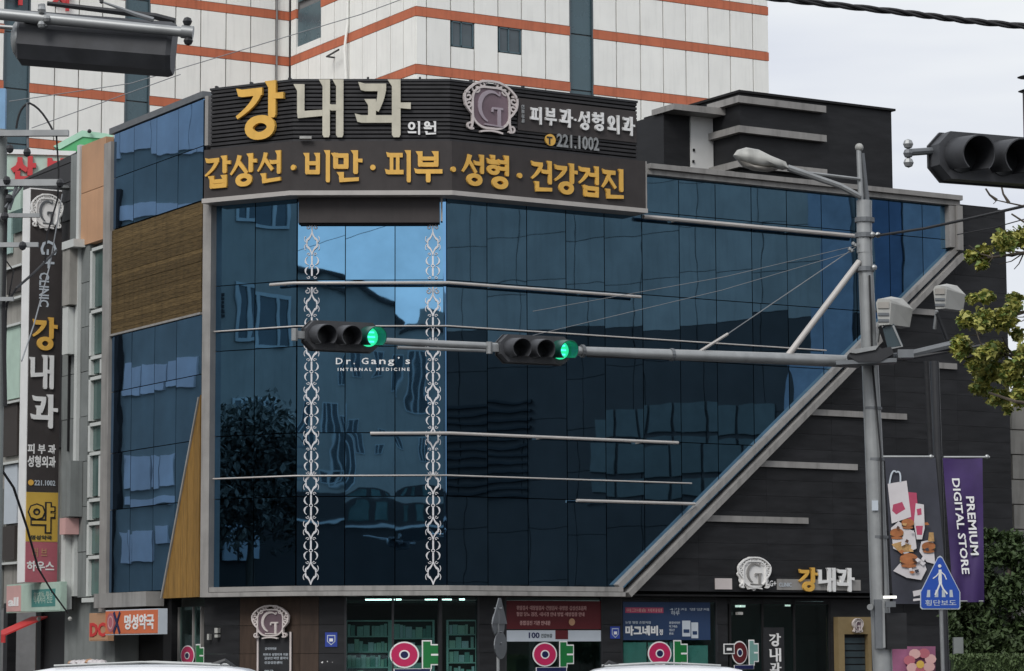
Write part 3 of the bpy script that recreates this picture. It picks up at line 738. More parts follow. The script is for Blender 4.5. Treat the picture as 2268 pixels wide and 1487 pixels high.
for s_, yy in ((1536, 333), (1535, 358)):
    a = FQ.sh(s_, yy, .06); box('door_lock', M['joint'], clinic, FQ, a[0] - .03, a[0] + .03, a[1] - .04, a[1] + .04, .06, .1)
for y0_, y1_ in [(212, 227), (278, 293), (355, 370)]:
    ha, hb_ = FP.H(1641, y1_, .2), FP.H(1641, y0_, .2)
    s1 = FP.S(1831, 300, .2)
    box('penthouse_band', M['steel'], clinic, FP, -.2, s1, ha, hb_, 0, .2)
    box('penthouse_band', M['steel'], clinic, FP2, sp2, .0, ha, hb_, 0, .2)
for s_ in (FC.S(1506, 364), FC.S(1560, 366)):
    box('parapet_flashing', M['lampw'], clinic, FC, s_, s_ + 1.0, HT, HT + .06, -.4, .1)
MB().tube([FP.W(pe - 3.2, ph, -1), FP.W(pe - 3.2, ph + .1, -1)], .06, 8).build('roof_vent', M['galv'], clinic)

# ------------------------------------------------------------------ ground floor of the clinic
def gwall(F, s0, s1, mt='clad', h0=.14, h1=None, o=-.35, pw=1.2):
    h1 = h1 or hb0
    n = max(1, round((s1 - s0) / pw)); m_ = 4
    for i in range(n):
        for j in range(m_):
            a0 = s0 + (s1 - s0) * i / n; a1 = s0 + (s1 - s0) * (i + 1) / n; b0 = h0 + (h1 - h0) * j / m_; b1 = h0 + (h1 - h0) * (j + 1) / m_
            box('wall_panel', M[mt], clinic, F, a0 + .004, a1 - .004, b0 + .006, b1 - .004, o - .1, o + random.uniform(-.003, .003))
gA = FA.shift(0)
ga = corner(FA, FB, -.35); gb = corner(FB, FC, -.35)
xA = lambda x: FA.S(x, 1400, -.35)
xB = lambda x: FB.S(x, 1400, -.35)
xC = lambda x: FC.S(x, 1400, -.35)
gwall(FA, xA(452), xA(531)); gwall(FA, xA(531), ga[0], 'wood', pw=.9)
gwall(FB, ga[1], xB(706), 'wood', pw=.5); gwall(FB, xB(706), xB(763))
gwall(FC, xC(1060), xC(1120), pw=.6); gwall(FC, xC(1334), xC(1377), pw=.6)
gwall(FC, xC(1588), xC(1612), pw=.4); gwall(FC, xC(1840), xC(2236), pw=1.3)
gwall(FC, xC(1612), xC(1840), h0=FC.H(1700, 1338, -.35), pw=1.3)
gwall(FC, xC(1377), xC(1588), h0=FC.H(1480, 1334, -.35), h1=3.36, pw=1.3)
# soffit joining skins and the recessed ground floor
def pl(o): return [FA.W(0, 0, o), FA.W(corner(FA, FB, o)[0], 0, o), FB.W(corner(FB, FC, o)[0], 0, o), FC.W(LC, 0, o)]
extr('soffit', M['joint'], clinic, pl(-.0) + pl(-.6)[::-1], hb0 - .0 + .03, hb0 + .08)
extr('interior_floor', M['pave'], clinic, pl(-.4) + [FC.W(LC - .2, 0, -8.5), FD.W(.2, 0, -8.5)], .141, .16)
extr('interior_ceiling', M['inter'], clinic, pl(-.42) + [FC.W(LC - .2, 0, -8.5), FD.W(.2, 0, -8.5)], 3.02, 3.08)
FBk = FB.shift(-5.2)
box('interior_wall', M['inter'], clinic, FBk, -3, 9, .15, 3.02, -.1, 0)
box('interior_wall', M['inter'], clinic, FC.shift(-2.6), 3.2, LC - .3, .15, 3.02, -.1, 0)
# windows
def shopwin(F, a, b, muls, h0=.3, h1=None, o=-.40, frame='black'):
    h1 = h1 or hb0 - .02
    box('shop_window_pane', M['sglass'], clinic, F, a, b, h0, h1, o - .01, o)
    for s in [a, b] + muls: box('window_mullion', M[frame], clinic, F, s - .03, s + .03, h0, h1, o - .04, o + .05)
    box('window_rail', M[frame], clinic, F, a, b, h0 - .14, h0, o - .04, o + .06)
shopwin(FB, xB(765), gb[0] - .06, [xB(870)])
shopwin(FC, .0, xC(1060), [])
shopwin(FC, xC(1120), xC(1334), [])
shopwin(FC, xC(1377), xC(1588), [])
shopwin(FC, xC(1618), xC(1838), [xC(1690), xC(1760)], frame='joint')
shopwin(FD, FD.S(380, 1400, -.5), FD.S(448, 1400, -.5), [FD.S(398, 1400, -.5), FD.S(430, 1400, -.5)], h1=FD.H(410, 1345, -.5), o=-.5, frame='steel')
box('window_back_wall', M['grey'], clinic, FD, FD.S(365, 1400, -1.1), LD, .14, 3.3, -1.3, -1.1)
box('door_post', M['clad'], clinic, FD, FD.S(362, 1400, -.3), FD.S(380, 1400, -.3), .14, 3.3, -.6, -.3)
box('dark_opening', M['joint'], clinic, FD, FD.S(240, 1400, -1), FD.S(362, 1400, -1), .14, 3.3, -1.3, -1)
# gold portal right of the entrance
s0, s1 = FC.S(1853, 1400, -.2), FC.S(1926, 1400, -.2); hp = FC.H(1890, 1367, -.2); hi = FC.H(1890, 1405, -.2)
portal = thing('gold_portal', 'gold framed lift doorway with a small crest, right of the clinic entrance', 'doorway', FC.W(s0, .14, -.2))
box('lintel', M['goldp'], portal, FC, s0, s1, hi, hp, -.34, -.12)
for a, b in ((s0, s0 + .22), (s1 - .12, s1)): box('jamb', M['goldp'], portal, FC, a, b, .14, hi, -.34, -.12)
box('door_leaf', M['joint'], portal, FC, s0 + .22, s1 - .12, .14, hi, -.34, -.28)
for i in range(9): box('door_slat', M['darkwin'], portal, FC, s0 + .24, s1 - .14, .3 + i * .2, .46 + i * .2, -.28, -.26)
sc_ = (s0 + s1) / 2 + .06
emblem('portal_crest', 'small bronze crest on the lintel of the gold doorway', FC, sc_ - .2, sc_ + .2, hi + .02, hp - .04, -.12, M['mauve'], M['rim'], M['rim'])
# small lamps at the entrance
for x, y, r in [(1645, 1343, .05), (1634, 1343, .04), (1745, 1341, .05), (1965, 1325, .0)]:
    if r:
        s, hh = FC.sh(x, y, -.7)
        tag(MB().box(s - r * 1.6, s + r * 1.6, .68, .74, hh - .03, hh + .03).build('downlight', M['litw'], None, FC), 'small lit downlight over the entrance, %s' % ('leftmost of the pair' if x == 1634 else 'right one of the pair' if x == 1645 else 'set apart to the right'), 'light', 'entrance downlights')

# pharmacy ceiling lights
CLY = 3.0
for i, (x0, x1, y) in enumerate([(809, 873, 1329.5), (941, 1000, 1329.5), (921, 974, 1345), (774, 787, 1336), (877, 888, 1329), (880, 893, 1338), (932, 944, 1335), (1017, 1029, 1328.5)]):
    Z = 78.2 if y < 1333 else 80.5 if y < 1340 else 84
    a = at(x0, y, Z); b = at(x1, y, Z)
    Ft = Fac((a.x, Z), 90)
    o = MB().box(0, (b - a).length, 0, .32, a.z - .03, a.z + .03).build('ceiling_lamp', M['lit'], None, Ft)
    tag(o, ['long lit tube lamp at the left of the pharmacy ceiling', 'long lit tube lamp at the right of the pharmacy ceiling', 'long lit tube lamp hanging lowest in the pharmacy', 'small lit lamp at the far left of the pharmacy ceiling', 'small lit lamp touching the end of the left long tube', 'small lit lamp just below the end of the left tube', 'small lit lamp between the two long tubes', 'small lit lamp at the far right of the pharmacy ceiling'][i], 'ceiling lamp', 'pharmacy ceiling lamps')

# shelf units inside the pharmacy
def shelf_unit(label, F, s0, s1, top, levels, seed):
    rnd = random.Random(seed)
    t = thing('shelf_unit', label, 'shelf', F.W((s0 + s1) / 2, .16), 'pharmacy shelf units')
    for s in (s0, s1): box('upright', M['shelf'], t, F, s - .03, s + .03, .16, top, -.35, .0)
    box('back_panel', M['shelfd'], t, F, s0, s1, .16, top, -.38, -.35)
    mats = ['shelf', 'palet', 'pale', 'shelf', 'mint', 'blues']
    zs = [top - i * levels for i in range(6)]
    for i, z in enumerate(zs):
        box('shelf_board', M['shelf'], t, F, s0 + .03, s1 - .03, z - .035, z, -.35, -.01)
        if i == 0: continue
        s = s0 + .05
        while s < s1 - .1 and z < top - .2:
            wd = rnd.uniform(.06, .2); e = min(s + wd, s1 - .05); hh = levels * rnd.uniform(.45, .8)
            box('medicine_box', M[rnd.choice(mats[:5])], t, F, s, e - .01, z + .002, z + hh, -.25, -.05 - rnd.uniform(0, .05)); s = e + (rnd.random() < .15) * .05
    return t
FS = FB.shift(-1.3)
tp = FS.H(850, 1374)
shelf_unit('green tinted shelf unit of boxes, left one behind the pharmacy window', FS, FS.S(766, 1400), FS.S(862, 1400), tp, .42, 1)
shelf_unit('green tinted shelf unit behind the magenta ring of the pharmacy sign', FS, FS.S(866, 1400), FS.S(960, 1400), tp, .48, 2)
shelf_unit('green tinted shelf unit at the right end of the pharmacy window', FS, FS.S(991, 1400), FS.S(1055, 1400), tp, .38, 3)

# pharmacy window decals (ring, vowel, final consonant)
def decal(F, x0, x1, y0, y1, off, label, half=False, mats=('magenta', 'dgreen', 'navy')):
    s0, s1 = F.S(x0, y0, off), F.S(x1, y0, off); h1, h0 = F.H(x0, y0, off), F.H(x0, y1, off)
    t = thing('pharmacy_lettering', label, 'window sign', F.W((s0 + s1) / 2, h0 - .3, off), 'pharmacy window letters')
    W_ = s1 - s0; r = (h1 - h0) / 2; rx = W_ * .30; cx, cy = s0 + rx, (h0 + h1) / 2
    el = lambda k: [(cx + rx * k * cos(2 * pi * i / 32), cy + r * k * sin(2 * pi * i / 32)) for i in range(32)]
    mb = MB(); q = .0
    poly('ring_border', M['white'], t, F, el(1.0), off, off + .01)
    poly('ring', M[mats[0]], t, F, el(.89), off + .01, off + .02)
    poly('ring_hole_border', M['white'], t, F, el(.36), off + .02, off + .025)
    poly('ring_hole', M['navy'], t, F, el(.26), off + .025, off + .03)
    def vow(g):
        a, b = s0 + W_ * .68 - g, s0 + W_ * .83 + g; c = s0 + W_ * .99 + g; z0, z1 = h0 - g, h1 + g
        return [(a, z0), (b, z0), (b, h0 + r * .30 - g), (c, h0 + r * .30 - g), (c, h0 + r * 1.70 + g), (b, h0 + r * 1.70 + g), (b, z1), (a, z1)]
    poly('vowel_border', M['white'], t, F, vow(.035), off, off + .01); poly('vowel', M[mats[1]], t, F, vow(0), off + .01, off + .02)
    box('vowel_notch', M['white'], t, F, s0 + W_ * .84, s0 + W_ * 1.0, h0 + r * .92, h0 + r * 1.06, off + .02, off + .024)
    for (a, b, c, e, g, mm, q) in [(.08, .84, -.42, -.05, .03, 'white', 0), (.10, .82, -.40, -.08, 0, mats[2], .01)]:
        box('final_bar' if mm != 'white' else 'final_bar_border', M[mm], t, F, s0 + W_ * a, s0 + W_ * b, h0 + r * (c), h0 + r * e, off + q, off + q + .01)
    return t
decal(FB, 863, 972, 1421.5, 1480, -.36, 'magenta ring and green letter on the shelf filled pharmacy window')
decal(FC, 1179, 1269, 1423, 1477, -.36, 'magenta ring and green letter below the maroon poster')
decal(FC, 1434, 1521, 1421, 1475, -.36, 'magenta ring and green letter below the navy poster')
decal(FC, 1620, 1678, 1420, 1472, -.36, 'dim ring and green letter half hidden at the entrance glass', mats=('maroon', 'palet', 'navy'))
decal(FD, 401, 452, 1430, 1475, -.4, 'narrow magenta oval and green letter on the side window behind the orange shop sign')

# posters
def panel(name, label, cat, mt, F, x0, x1, y0, y1, off, th=.02, group=None, yref=None):
    s0, s1 = F.S(x0, (y0 + y1) / 2, off), F.S(x1, (y0 + y1) / 2, off); xm = (x0 + x1) / 2; h1, h0 = F.H(xm, y0, off), F.H(xm, y1, off)
    t = thing(name, label, cat, F.W((s0 + s1) / 2, h0, off), group)
    box('face', M[mt], t, F, s0, s1, h0, h1, off - th, off)
    return t, s0, s1, h0, h1
def ptext(t, F, body, mt, x0, x1, y0, y1, off, bold=.015, depth=.006, name='lettering', vertical=0, split=False):
    xm = (x0 + x1) / 2
    return text(name, body, M[mt], t, F, F.S(x0, y0, off), F.S(x1, y0, off), F.H(xm, y1, off), F.H(xm, y0, off), off, depth, bold, vertical, split)
o_ = -.37
t, *_q = panel('maroon_poster', 'maroon poster with pale lettering over a white strip reading 100 in the shop window', 'poster', 'maroon', FC, 1122, 1331, 1331, 1394, o_)
ptext(t, FC, '위암검사 ·대장암검사 ·간암검사 ·유방암 ·갑상선초음파', 'pinkl', 1144, 1299, 1342, 1352, o_)
ptext(t, FC, '혈압 당뇨 검진, ·내시경 안내 방법 ·예방접종 안내', 'pinkl', 1144, 1294, 1356, 1366, o_)
ptext(t, FC, '종합검진 기관 안내문', 'pinkl', 1151, 1219, 1375, 1385, o_)
a = FC.sh(1266, 1378, o_); MB().tube([(a[0], -o_ - .01, a[1]), (a[0], -o_ - .02, a[1])], .1, 14).build('round_mark', M['tan'], t, FC)
p = FC.H(1225, 1396, o_), FC.H(1225, 1421, o_)
box('white_strip', M['pale'], t, FC, FC.S(1120, 1400, o_), FC.S(1331, 1400, o_), p[1], p[0] - .005, o_ - .02, o_)
box('strip_notch', M['maroon'], t, FC, FC.S(1230, 1400, o_), FC.S(1258, 1400, o_), p[1] + .06, p[0] - .005, o_, o_ + .006)
ptext(t, FC, '100', 'navy', 1171, 1195, 1401, 1414, o_, .03)
ptext(t, FC, '건강보감', 'shelfd', 1198, 1223, 1404, 1413, o_, .02)
t, *_q = panel('navy_poster', 'navy poster with bold white lettering and two pale packs in the right shop window', 'poster', 'navyp', FC, 1380, 1573, 1334, 1418, o_)
box('red_banner', M['rose'], t, FC, FC.S(1385, 1350, o_), FC.S(1469, 1350, o_), FC.H(1430, 1358, o_), FC.H(1430, 1346, o_), o_, o_ + .004)
ptext(t, FC, '마그네슘 비타민', 'pinkl', 1388, 1466, 1348, 1356, o_ + .005)
ptext(t, FC, '마그네비', 'white', 1385, 1457, 1386, 1408, o_, .045, split=True)
ptext(t, FC, '정', 'white', 1460, 1468, 1394, 1407, o_, .02)
ptext(t, FC, '눈밑 떨림 손발저림', 'pale', 1385, 1441, 1376, 1382, o_, .01)
ptext(t, FC, '4가지 영양제', 'pale', 1483, 1570, 1347, 1353, o_, .01)
ptext(t, FC, '하루', 'pale', 1486, 1505, 1353, 1363, o_, .01)
for i, yy in enumerate((1377, 1385, 1393, 1401)): ptext(t, FC, ['종합비타민', '마그네슘', '엽산', '판토'][i], 'pale', 1482, [1506, 1500, 1494, 1492][i], yy, yy + 5.5, o_, .01)
for a, b, c, e in ((1511, 1529, 1375, 1410), (1531, 1546, 1379, 1414)):
    s0, s1 = FC.S(a, 1390, o_), FC.S(b, 1390, o_); h1, h0 = FC.H(a, c, o_), FC.H(a, e, o_)
    box('pack_print', M['pale'], t, FC, s0, s1, h0, h1, o_, o_ + .006); box('pack_label', M['navyp'], t, FC, s0 + .04, s1 - .04, h0 + .1, h0 + .2, o_ + .006, o_ + .01)
for i, (a, b, c) in enumerate(((1381, 1432, 1423), (1436, 1480, 1423), (1484, 1509, 1421), (1522, 1568, 1430))):
    t, *_q = panel('window_film', ['pale teal film at the left foot of the right shop window', 'pale teal film behind the ring of the right shop window', 'narrow pale teal film behind the green letter of the right shop window', 'pale teal film right of the green letter in the right shop window'][i], 'window film', 'palet', FC, a, b, c, 1500, o_ - .05, .02, 'teal window films')
for i, (F_, a, b, c, e) in enumerate(((FB, 720, 747, 1401, 1433), (FC, 1352, 1373, 1388, 1415))):
    t, s0, s1, h0, h1 = panel('security_badge', ['blue security badge on the dark column left of the pharmacy window', 'blue security badge on the dark column beside the navy poster'][i], 'badge', 'blueb', F_, a, b, c, e, -.33, .02, 'blue security badges')
    cx, cy = (s0 + s1) / 2, (h0 + h1) / 2; sh_ = [(cx - .11, cy + .12), (cx + .11, cy + .12), (cx + .11, cy - .05), (cx, cy - .15), (cx - .11, cy - .05)]
    poly('shield', M['pale'], t, F_, sh_, -.33, -.325); poly('shield_centre', M['blueb'], t, F_, [(cx + (x - cx) * .8, cy + (y - cy) * .8) for x, y in sh_], -.325, -.32)
    box('emblem_mark', M['white'], t, F_, cx - .05, cx + .05, cy - .05, cy + .03, -.32, -.315)
# little fixtures on the dark wall
for i, (x, y, ww, hh) in enumerate(((483, 1397, .05, .07), (483, 1409, .05, .04), (465, 1411, .03, .08), (1636, 1359, .08, .04))):
    F_ = FA if x < 600 else FC; s, h_ = F_.sh(x, y, -.3)
    tag(MB().box(s - ww, s + ww, .20, .34, h_ - hh, h_ + hh).build('wall_fixture', M['lampw'], None, F_), ['upper small white camera box on the dark wall left of the crest', 'lower small white camera box on the dark wall left of the crest', 'slim white intercom box on the dark corner wall', 'small pale box above the clinic entrance'][i], 'fixture')
s, h_ = FB.sh(725, 1465, -.33)
o = MB(); o.tube([(s - .15, .34, h_ - .05), (s - .08, .42, h_ + .05), (s, .36, h_ - .01), (s + .1, .42, h_ + .04), (s + .14, .36, h_ - .04)], .025, 6); tag(o.build('door_hinge', M['white'], None, FB), 'bent white fixture low on the dark column below the badge', 'fixture')
# entrance: vertical sign and small square sign
t = thing('vertical_sign', 'black vertical sign with pale clinic letters standing at the entrance glass', 'sign', FC.W(FC.S(1700, 1440, -.3), .2, -.3))
s0, s1 = FC.S(1692, 1440, -.3), FC.S(1737, 1440, -.3)
box('face', M['black'], t, FC, s0, s1, .2, FC.H(1715, 1390, -.3), -.34, -.3)
for ch, y0, y1 in (('강', 1403, 1432), ('내', 1436, 1466), ('과', 1468, 1492)):
    glyph(ch, M['white'], t, FC, FC.S(1704, 1440, -.3), FC.S(1729, 1440, -.3), FC.H(1715, y1, -.3), FC.H(1715, y0, -.3), -.3, .01, .15)
t, s0, s1, h0, h1 = panel('square_sign', 'small dark square sign with a white rim at the left of the entrance', 'sign', 'white', FC, 1603, 1627, 1426, 1449, -.32, .02)
box('dark_field', M['black'], t, FC, s0 + .03, s1 - .03, h0 + .03, h1 - .03, -.32, -.315); box('mark', M['white'], t, FC, s0 + .1, s1 - .1, h0 + .1, h1 - .12, -.315, -.31)

# ground-floor crest with its directory plaque
t = thing('directory_plaque', 'black directory plaque in a white frame under the mauve crest', 'plaque', FA.W(FA.S(608, 1450, -.3), .2, -.3))
s0, s1 = FA.S(570, 1450, -.3), FA.S(646, 1450, -.3); ht = FA.H(608, 1400, -.3)
box('face', M['black'], t, FA, s0, s1, .3, ht, -.36, -.3)
for a, b in ((s0, s0 + .05), (s1 - .05, s1)): box('side_frame', M['rim'], t, FA, a, b, .3, ht, -.3, -.27)
for i, (a, b, y) in enumerate(((587, 612, 1434), (583, 638, 1447), (586, 638, 1455), (586, 625, 1465), (586, 606, 1484))):
    ptext(t, FA, ['강내과의원', '피부과 성형외과 의원', '갑상선 비만 클리닉', '건강검진센터', '약국'][i], 'pale', a, b, y, y + 6, -.3, .01)
emblem('crest', 'mauve crest with a pale G over the black directory plaque', FA, FA.S(559, 1380, -.25), FA.S(645, 1380, -.25), FA.H(600, 1420, -.25), FA.H(600, 1341, -.25), -.25, M['mauve'], M['rim'], M['rim'])

# right-hand wall sign: crest and letters over a bar
t = thing('wall_sign', 'gold and white clinic letters on a grey brown bar over the entrance', 'sign', FC.W(FC.S(1750, 1300, .1), FC.H(1750, 1310, .1), .1))
for x0, x1 in ((1585, 1622), (1722, 1768), (1768, 1907)):
    box('backing_bar', M['rim'] if x0 < 1600 else M['steel'], t, FC, FC.S(x0, 1300, .1), FC.S(x1, 1300, .1), FC.H(1750, 1307, .1), FC.H(1750, 1283, .1), .065, .09)
for ch, x0, x1, mm in (('강', 1768, 1808, 'gold'), ('내', 1810, 1848, 'white'), ('과', 1850, 1889, 'white')):
    glyph(ch, M[mm], t, FC, FC.S(x0, 1300, .1), FC.S(x1, 1300, .1), FC.H(1828, 1311, .1), FC.H(1828, 1258, .1), .1, .07, .17)
ptext(t, FC, 'G+', 'white', 1704, 1719, 1286, 1299, .1, .02)
ptext(t, FC, 'CLINIC', 'pale', 1725, 1753, 1291, 1300, .1, .01)
emblem('crest', 'white crest with an outlined G left of the gold and white entrance letters', FC, FC.S(1630, 1270, .1), FC.S(1706, 1270, .1), FC.H(1668, 1310, .1), FC.H(1668, 1234, .1), .1, M['idsign'], M['idsign'], M['steel'], fill=True)

# ------------------------------------------------------------------ roof signs
OB = .60
sA_ = FA.S(452, 380, OB); sC_ = FC.S(1430, 420, OB)
hband = FB.H(800, 313, OB); htrim0 = FB.H(800, 433, OB); htrim1 = FB.H(800, 423, OB)
band = thing('lower_sign_band', 'brown sign band with five gold Korean words folded round the corner', 'sign', (-2, 74, 14))
chain('band_face', M['board'], band, sA_, sC_, htrim1 + .005, hband, .05, OB)
chain('band_trim', M['steel2'], band, sA_ - .03, sC_ + .03, htrim0, htrim1, .0, OB + .06)
box('end_trim', M['steel'], band, FC, sC_, sC_ + .04, htrim1 + .006, hband, .05, OB + .01)
def place(x):
    c1_, c2_ = corner(FA, FB, OB), corner(FB, FC, OB)
    if x < 655: return FA
    return FB if x < 985 else FC
for ch, x0, x1, y0, y1 in [('갑', 456, 513, 347, 418), ('상', 513, 571, 342, 414), ('선', 573, 625, 336, 406), ('비', 675, 731, 334, 405), ('만', 737, 803, 334, 405), ('피', 854, 910, 334, 405), ('부', 917, 980, 336, 405),
                          ('성', 1023, 1071, 342, 413), ('형', 1076, 1126, 344, 420), ('건', 1175, 1221, 356, 426), ('강', 1226, 1277, 362, 432), ('검', 1280, 1325, 368, 437), ('진', 1332, 1379, 374, 442)]:
    F_ = place((x0 + x1) / 2)
    xm = (x0 + x1) / 2
    glyph(ch, M['gold'], band, F_, F_.S(x0, 380, OB), F_.S(x1, 380, OB), F_.H(xm, y1, OB), F_.H(xm, y0, OB), OB, .05, .165)
for x, y in ((652, 372), (826, 372), (1002, 376), (1149, 390)):
    F_ = FA if x < 655 else FB if x < 985 else FC
    s, h_ = F_.sh(x, y, OB); MB().tube([(s, -OB, h_), (s, -OB - .07, h_)], .075, 12).build('dot', M['gold'], band, F_)
OU = .42
up = thing('upper_sign', 'black slatted roof sign with the big gold and cream clinic name', 'sign', (-2, 74.5, 15.6))
uA = FA.S(467, 250, OU); uC = FC.S(1411, 300, OU)
hu0 = hband + .02; huA = FA.H(467, 193, OU); huB = FB.H(800, 178, OU); huC = FC.H(1411, 228, OU)
huT = huB
chain('backing', M['joint'], up, uA, uC, hu0, huT - .03, .2, OU - .06)
ns = 15
for i in range(ns):
    a0 = hu0 + (huT - hu0) * i / ns; a1 = hu0 + (huT - hu0) * (i + .62) / ns
    chain('slat', M['slat'], up, uA, uC, a0, a1, OU - .05, OU)
chain('top_cap', M['black'], up, uA - .02, uC + .02, huT - .03, huT + .03, .15, OU + .03)
for F_, x0, x1, y0, y1 in ((FC, 1150, 1410, 236, 306), (FC, 1190, 1345, 296, 338)):
    pass
# smooth plates behind the letters on the right part
box('plate', M['board'], up, FC, FC.S(1146, 260, OU), FC.S(1408, 260, OU), FC.H(1280, 303, OU), FC.H(1280, 233, OU), OU + .002, OU + .03)
for i, (F_, x) in enumerate(((FA, 478), (FA, 555), (FA, 640), (FB, 815), (FB, 930), (FC, 1045), (FC, 1160))):
    s = F_.S(x, 180, OU); box('lamp_stub', M['black'], up, F_, s - .03, s + .03, huT + .03, huT + .09, OU - .1, OU)
for ch, x0, x1, y0, y1, mm in (('강', 527, 632, 183, 311, 'gold'), ('내', 655, 761, 178, 306, 'cream'), ('과', 786, 910, 178, 306, 'cream')):
    F_ = FA if x1 < 640 else FB
    c0 = F_.S(x0, 250, OU); c1_ = F_.S(x1, 250, OU); xm = (x0 + x1) / 2
    glyph(ch, M[mm], up, F_, c0, c1_, F_.H(xm, y1, OU), F_.H(xm, y0, OU), OU + .01, .09, .155)
for ch, x0, x1 in (('의', 904, 931), ('원', 938, 966)):
    glyph(ch, M['white'], up, FB, FB.S(x0, 280, OU), FB.S(x1, 280, OU), FB.H(935, 300, OU), FB.H(935, 270, OU), OU + .01, .06, .16)
yy = lambda x: (x - 1172) * .135
for ch, x0, x1, y0, y1 in (('피', 1172, 1196, 238, 277), ('부', 1204, 1229, 241, 280), ('과', 1236, 1265, 243, 284), ('성', 1279, 1303, 248, 290), ('형', 1309, 1334, 250, 292), ('외', 1343, 1368, 256, 298), ('과', 1375, 1402, 260, 302)):
    glyph(ch, M['white'], up, FC, FC.S(x0, 270, OU), FC.S(x1, 270, OU), FC.H((x0 + x1) / 2, y1, OU), FC.H((x0 + x1) / 2, y0, OU), OU + .03, .06, .16)
s, h_ = FC.sh(1271, 267, OU); MB().tube([(s, -OU - .03, h_), (s, -OU - .09, h_)], .035, 8).build('dot', M['white'], up, FC)
ptext(up, FC, '진료과목', 'galv', 1154, 1161, 232, 273, OU + .03, .03, .02, vertical=1)
t_ = ptext(up, FC, '221.1002', 'galv', 1232, 1325, 301, 331, OU + .01, .02, .05, split=True)
s, h_ = FC.sh(1217, 311, OU); MB().tube([(s, -OU - .01, h_), (s, -OU - .06, h_)], .165, 20).build('phone_disc', M['gold'], up, FC)
ptext(up, FC, 'T', 'black', 1211, 1223, 303, 320, OU + .062, .03, .01, name='phone_letter')
emblem('roof_crest', 'large mauve crest with white scrolls and a G on the roof sign', FC, FC.S(1021, 240, OU), FC.S(1146, 240, OU), FC.H(1083, 304, OU), FC.H(1083, 180, OU), OU + .02, M['mauve'], M['rim'], M['lilac'])
# dark shutter box under the band and small flashing lamp
box('sign_cover_box', M['board'], clinic, FB, FB.S(661, 460, .2), FB.S(974, 460, .2), FB.H(800, 494, .2), FB.H(800, 436, .2), .032, .26)
box('sign_cover_gap', M['joint'], clinic, FB, FB.S(665, 460, .2), FB.S(970, 460, .2), FB.H(800, 497.5, .2), FB.H(800, 494, .2) - .002, .032, .2)
box('sign_cover_edge', M['steel2'], clinic, FB, FB.S(976, 460, .2), FB.S(980, 460, .2), FB.H(800, 490, .2), FB.H(800, 436, .2), .035, .2)
s, h_ = FB.sh(666, 310, OB)
tag(MB().box(s - .02, s + .30, -.78, -.62, h_ - .0, h_ + .07).build('sign_lamp', M['lampw'], None, FB), 'small white lamp box lying on the joint between the two roof signs', 'lamp')

# ------------------------------------------------------------------ ornaments on the glass
def ornament(F, xc, label):
    s = F.S(xc, 900, .1); of = .06
    t = thing('lattice_ornament', label, 'ornament', F.W(s, 3.4, .1), 'white lattice ornaments on the glass')
    u = F.H(xc, 1170) - F.H(xc, 1269); u = abs(u); ww = .225
    def put(mb, name):
        o = mb.build(name, M['lace'], t, F); return o
    def diamond(y):
        h = F.H(xc, y); mb = MB(); k = 0
        for sg in (-1, 1):
            for tg in (-1, 1):
                p = quad((s, h + tg * u * .27), (s + sg * ww * .12, h + tg * u * .13), (s + sg * ww * .60, h + tg * u * .075), 5) + [(s + sg * ww * .62, h)]
                mb.ribbon(p, [.022, .034, .036, .042, .060, .05, .03], -(of + .02 + .003 * k), -of); k += 1
                mb.ribbon([(s + sg * ww * (.62 + .28 * sin(a)), h + tg * (u * .02 + .09 * (1 - cos(a)))) for a in [i * .5 for i in range(6)]], .018, -(of + .02 + .003 * k), -of); k += 1
        put(mb, 'diamond_scroll')
    def circ(y, top=True):
        h = F.H(xc, y); mb = MB(); k = 0
        mb.ribbon([(s, h - u * .23), (s, h - .03)], .046, -(of + .02), -of); mb.ribbon([(s, h + .03), (s, h + u * .23)], .046, -(of + .02), -of)
        mb.ribbon([(s + .045 * cos(a * pi / 4), h + .035 * sin(a * pi / 4)) for a in range(8)], .022, -(of + .03), -of, True)
        for sg in (-1, 1):
            for tg in (-1, 1):
                c = [(s + sg * (.045 + ww * .58 * sin(a)), h + tg * (.015 + u * .105 * (1 - cos(a)))) for a in [i * .32 for i in range(1, 9)]]
                mb.ribbon(c, [.012, .018, .036, .046, .036, .026, .020, .012], -(of + .02 + .003 * k), -of); k += 1
                mb.ribbon(spiral(s + sg * .085, h + tg * u * .26, .05, 0 if sg > 0 else pi, 1.0, sg * tg, 8), .015, -(of + .02 + .003 * k), -of); k += 1
        put(mb, 'circle_scroll')
    for y in (540, 676, 775, 873, 971, 1070, 1170, 1269): diamond(y)
    for y in (590, 726, 824, 921, 1022, 1120, 1220): circ(y)
    h0, h1 = F.H(xc, 655), F.H(xc, 637)
    mb = MB(); mb.ribbon([(s, h0), (s, h1)], .05, -.08, -.06)
    for sg in (-1, 1): mb.ribbon(spiral(s + sg * .12, (h0 + h1) / 2, .09, pi / 2, 1.1, sg, 8), .03, -.085, -.06)
    put(mb, 'end_scroll')
    mb = MB(); h2 = F.H(xc, 500); mb.ribbon([(s, h2), (s, F.H(xc, 520))], .035, -.08, -.06)
    for sg in (-1, 1): mb.ribbon(spiral(s + sg * .11, h2 - .05, .07, pi / 2, 1.1, sg, 8), .022, -.085, -.06)
    put(mb, 'end_scroll')
ornament(FB, 689.5, 'white scrollwork strip on the left of the bright corner glass')
ornament(FB, 959, 'white scrollwork strip on the right of the bright corner glass')
t = thing('glass_lettering', 'white serif lettering on the corner glass below the left traffic signal', 'lettering', FB.W(FB.S(825, 800), FB.H(825, 822)))
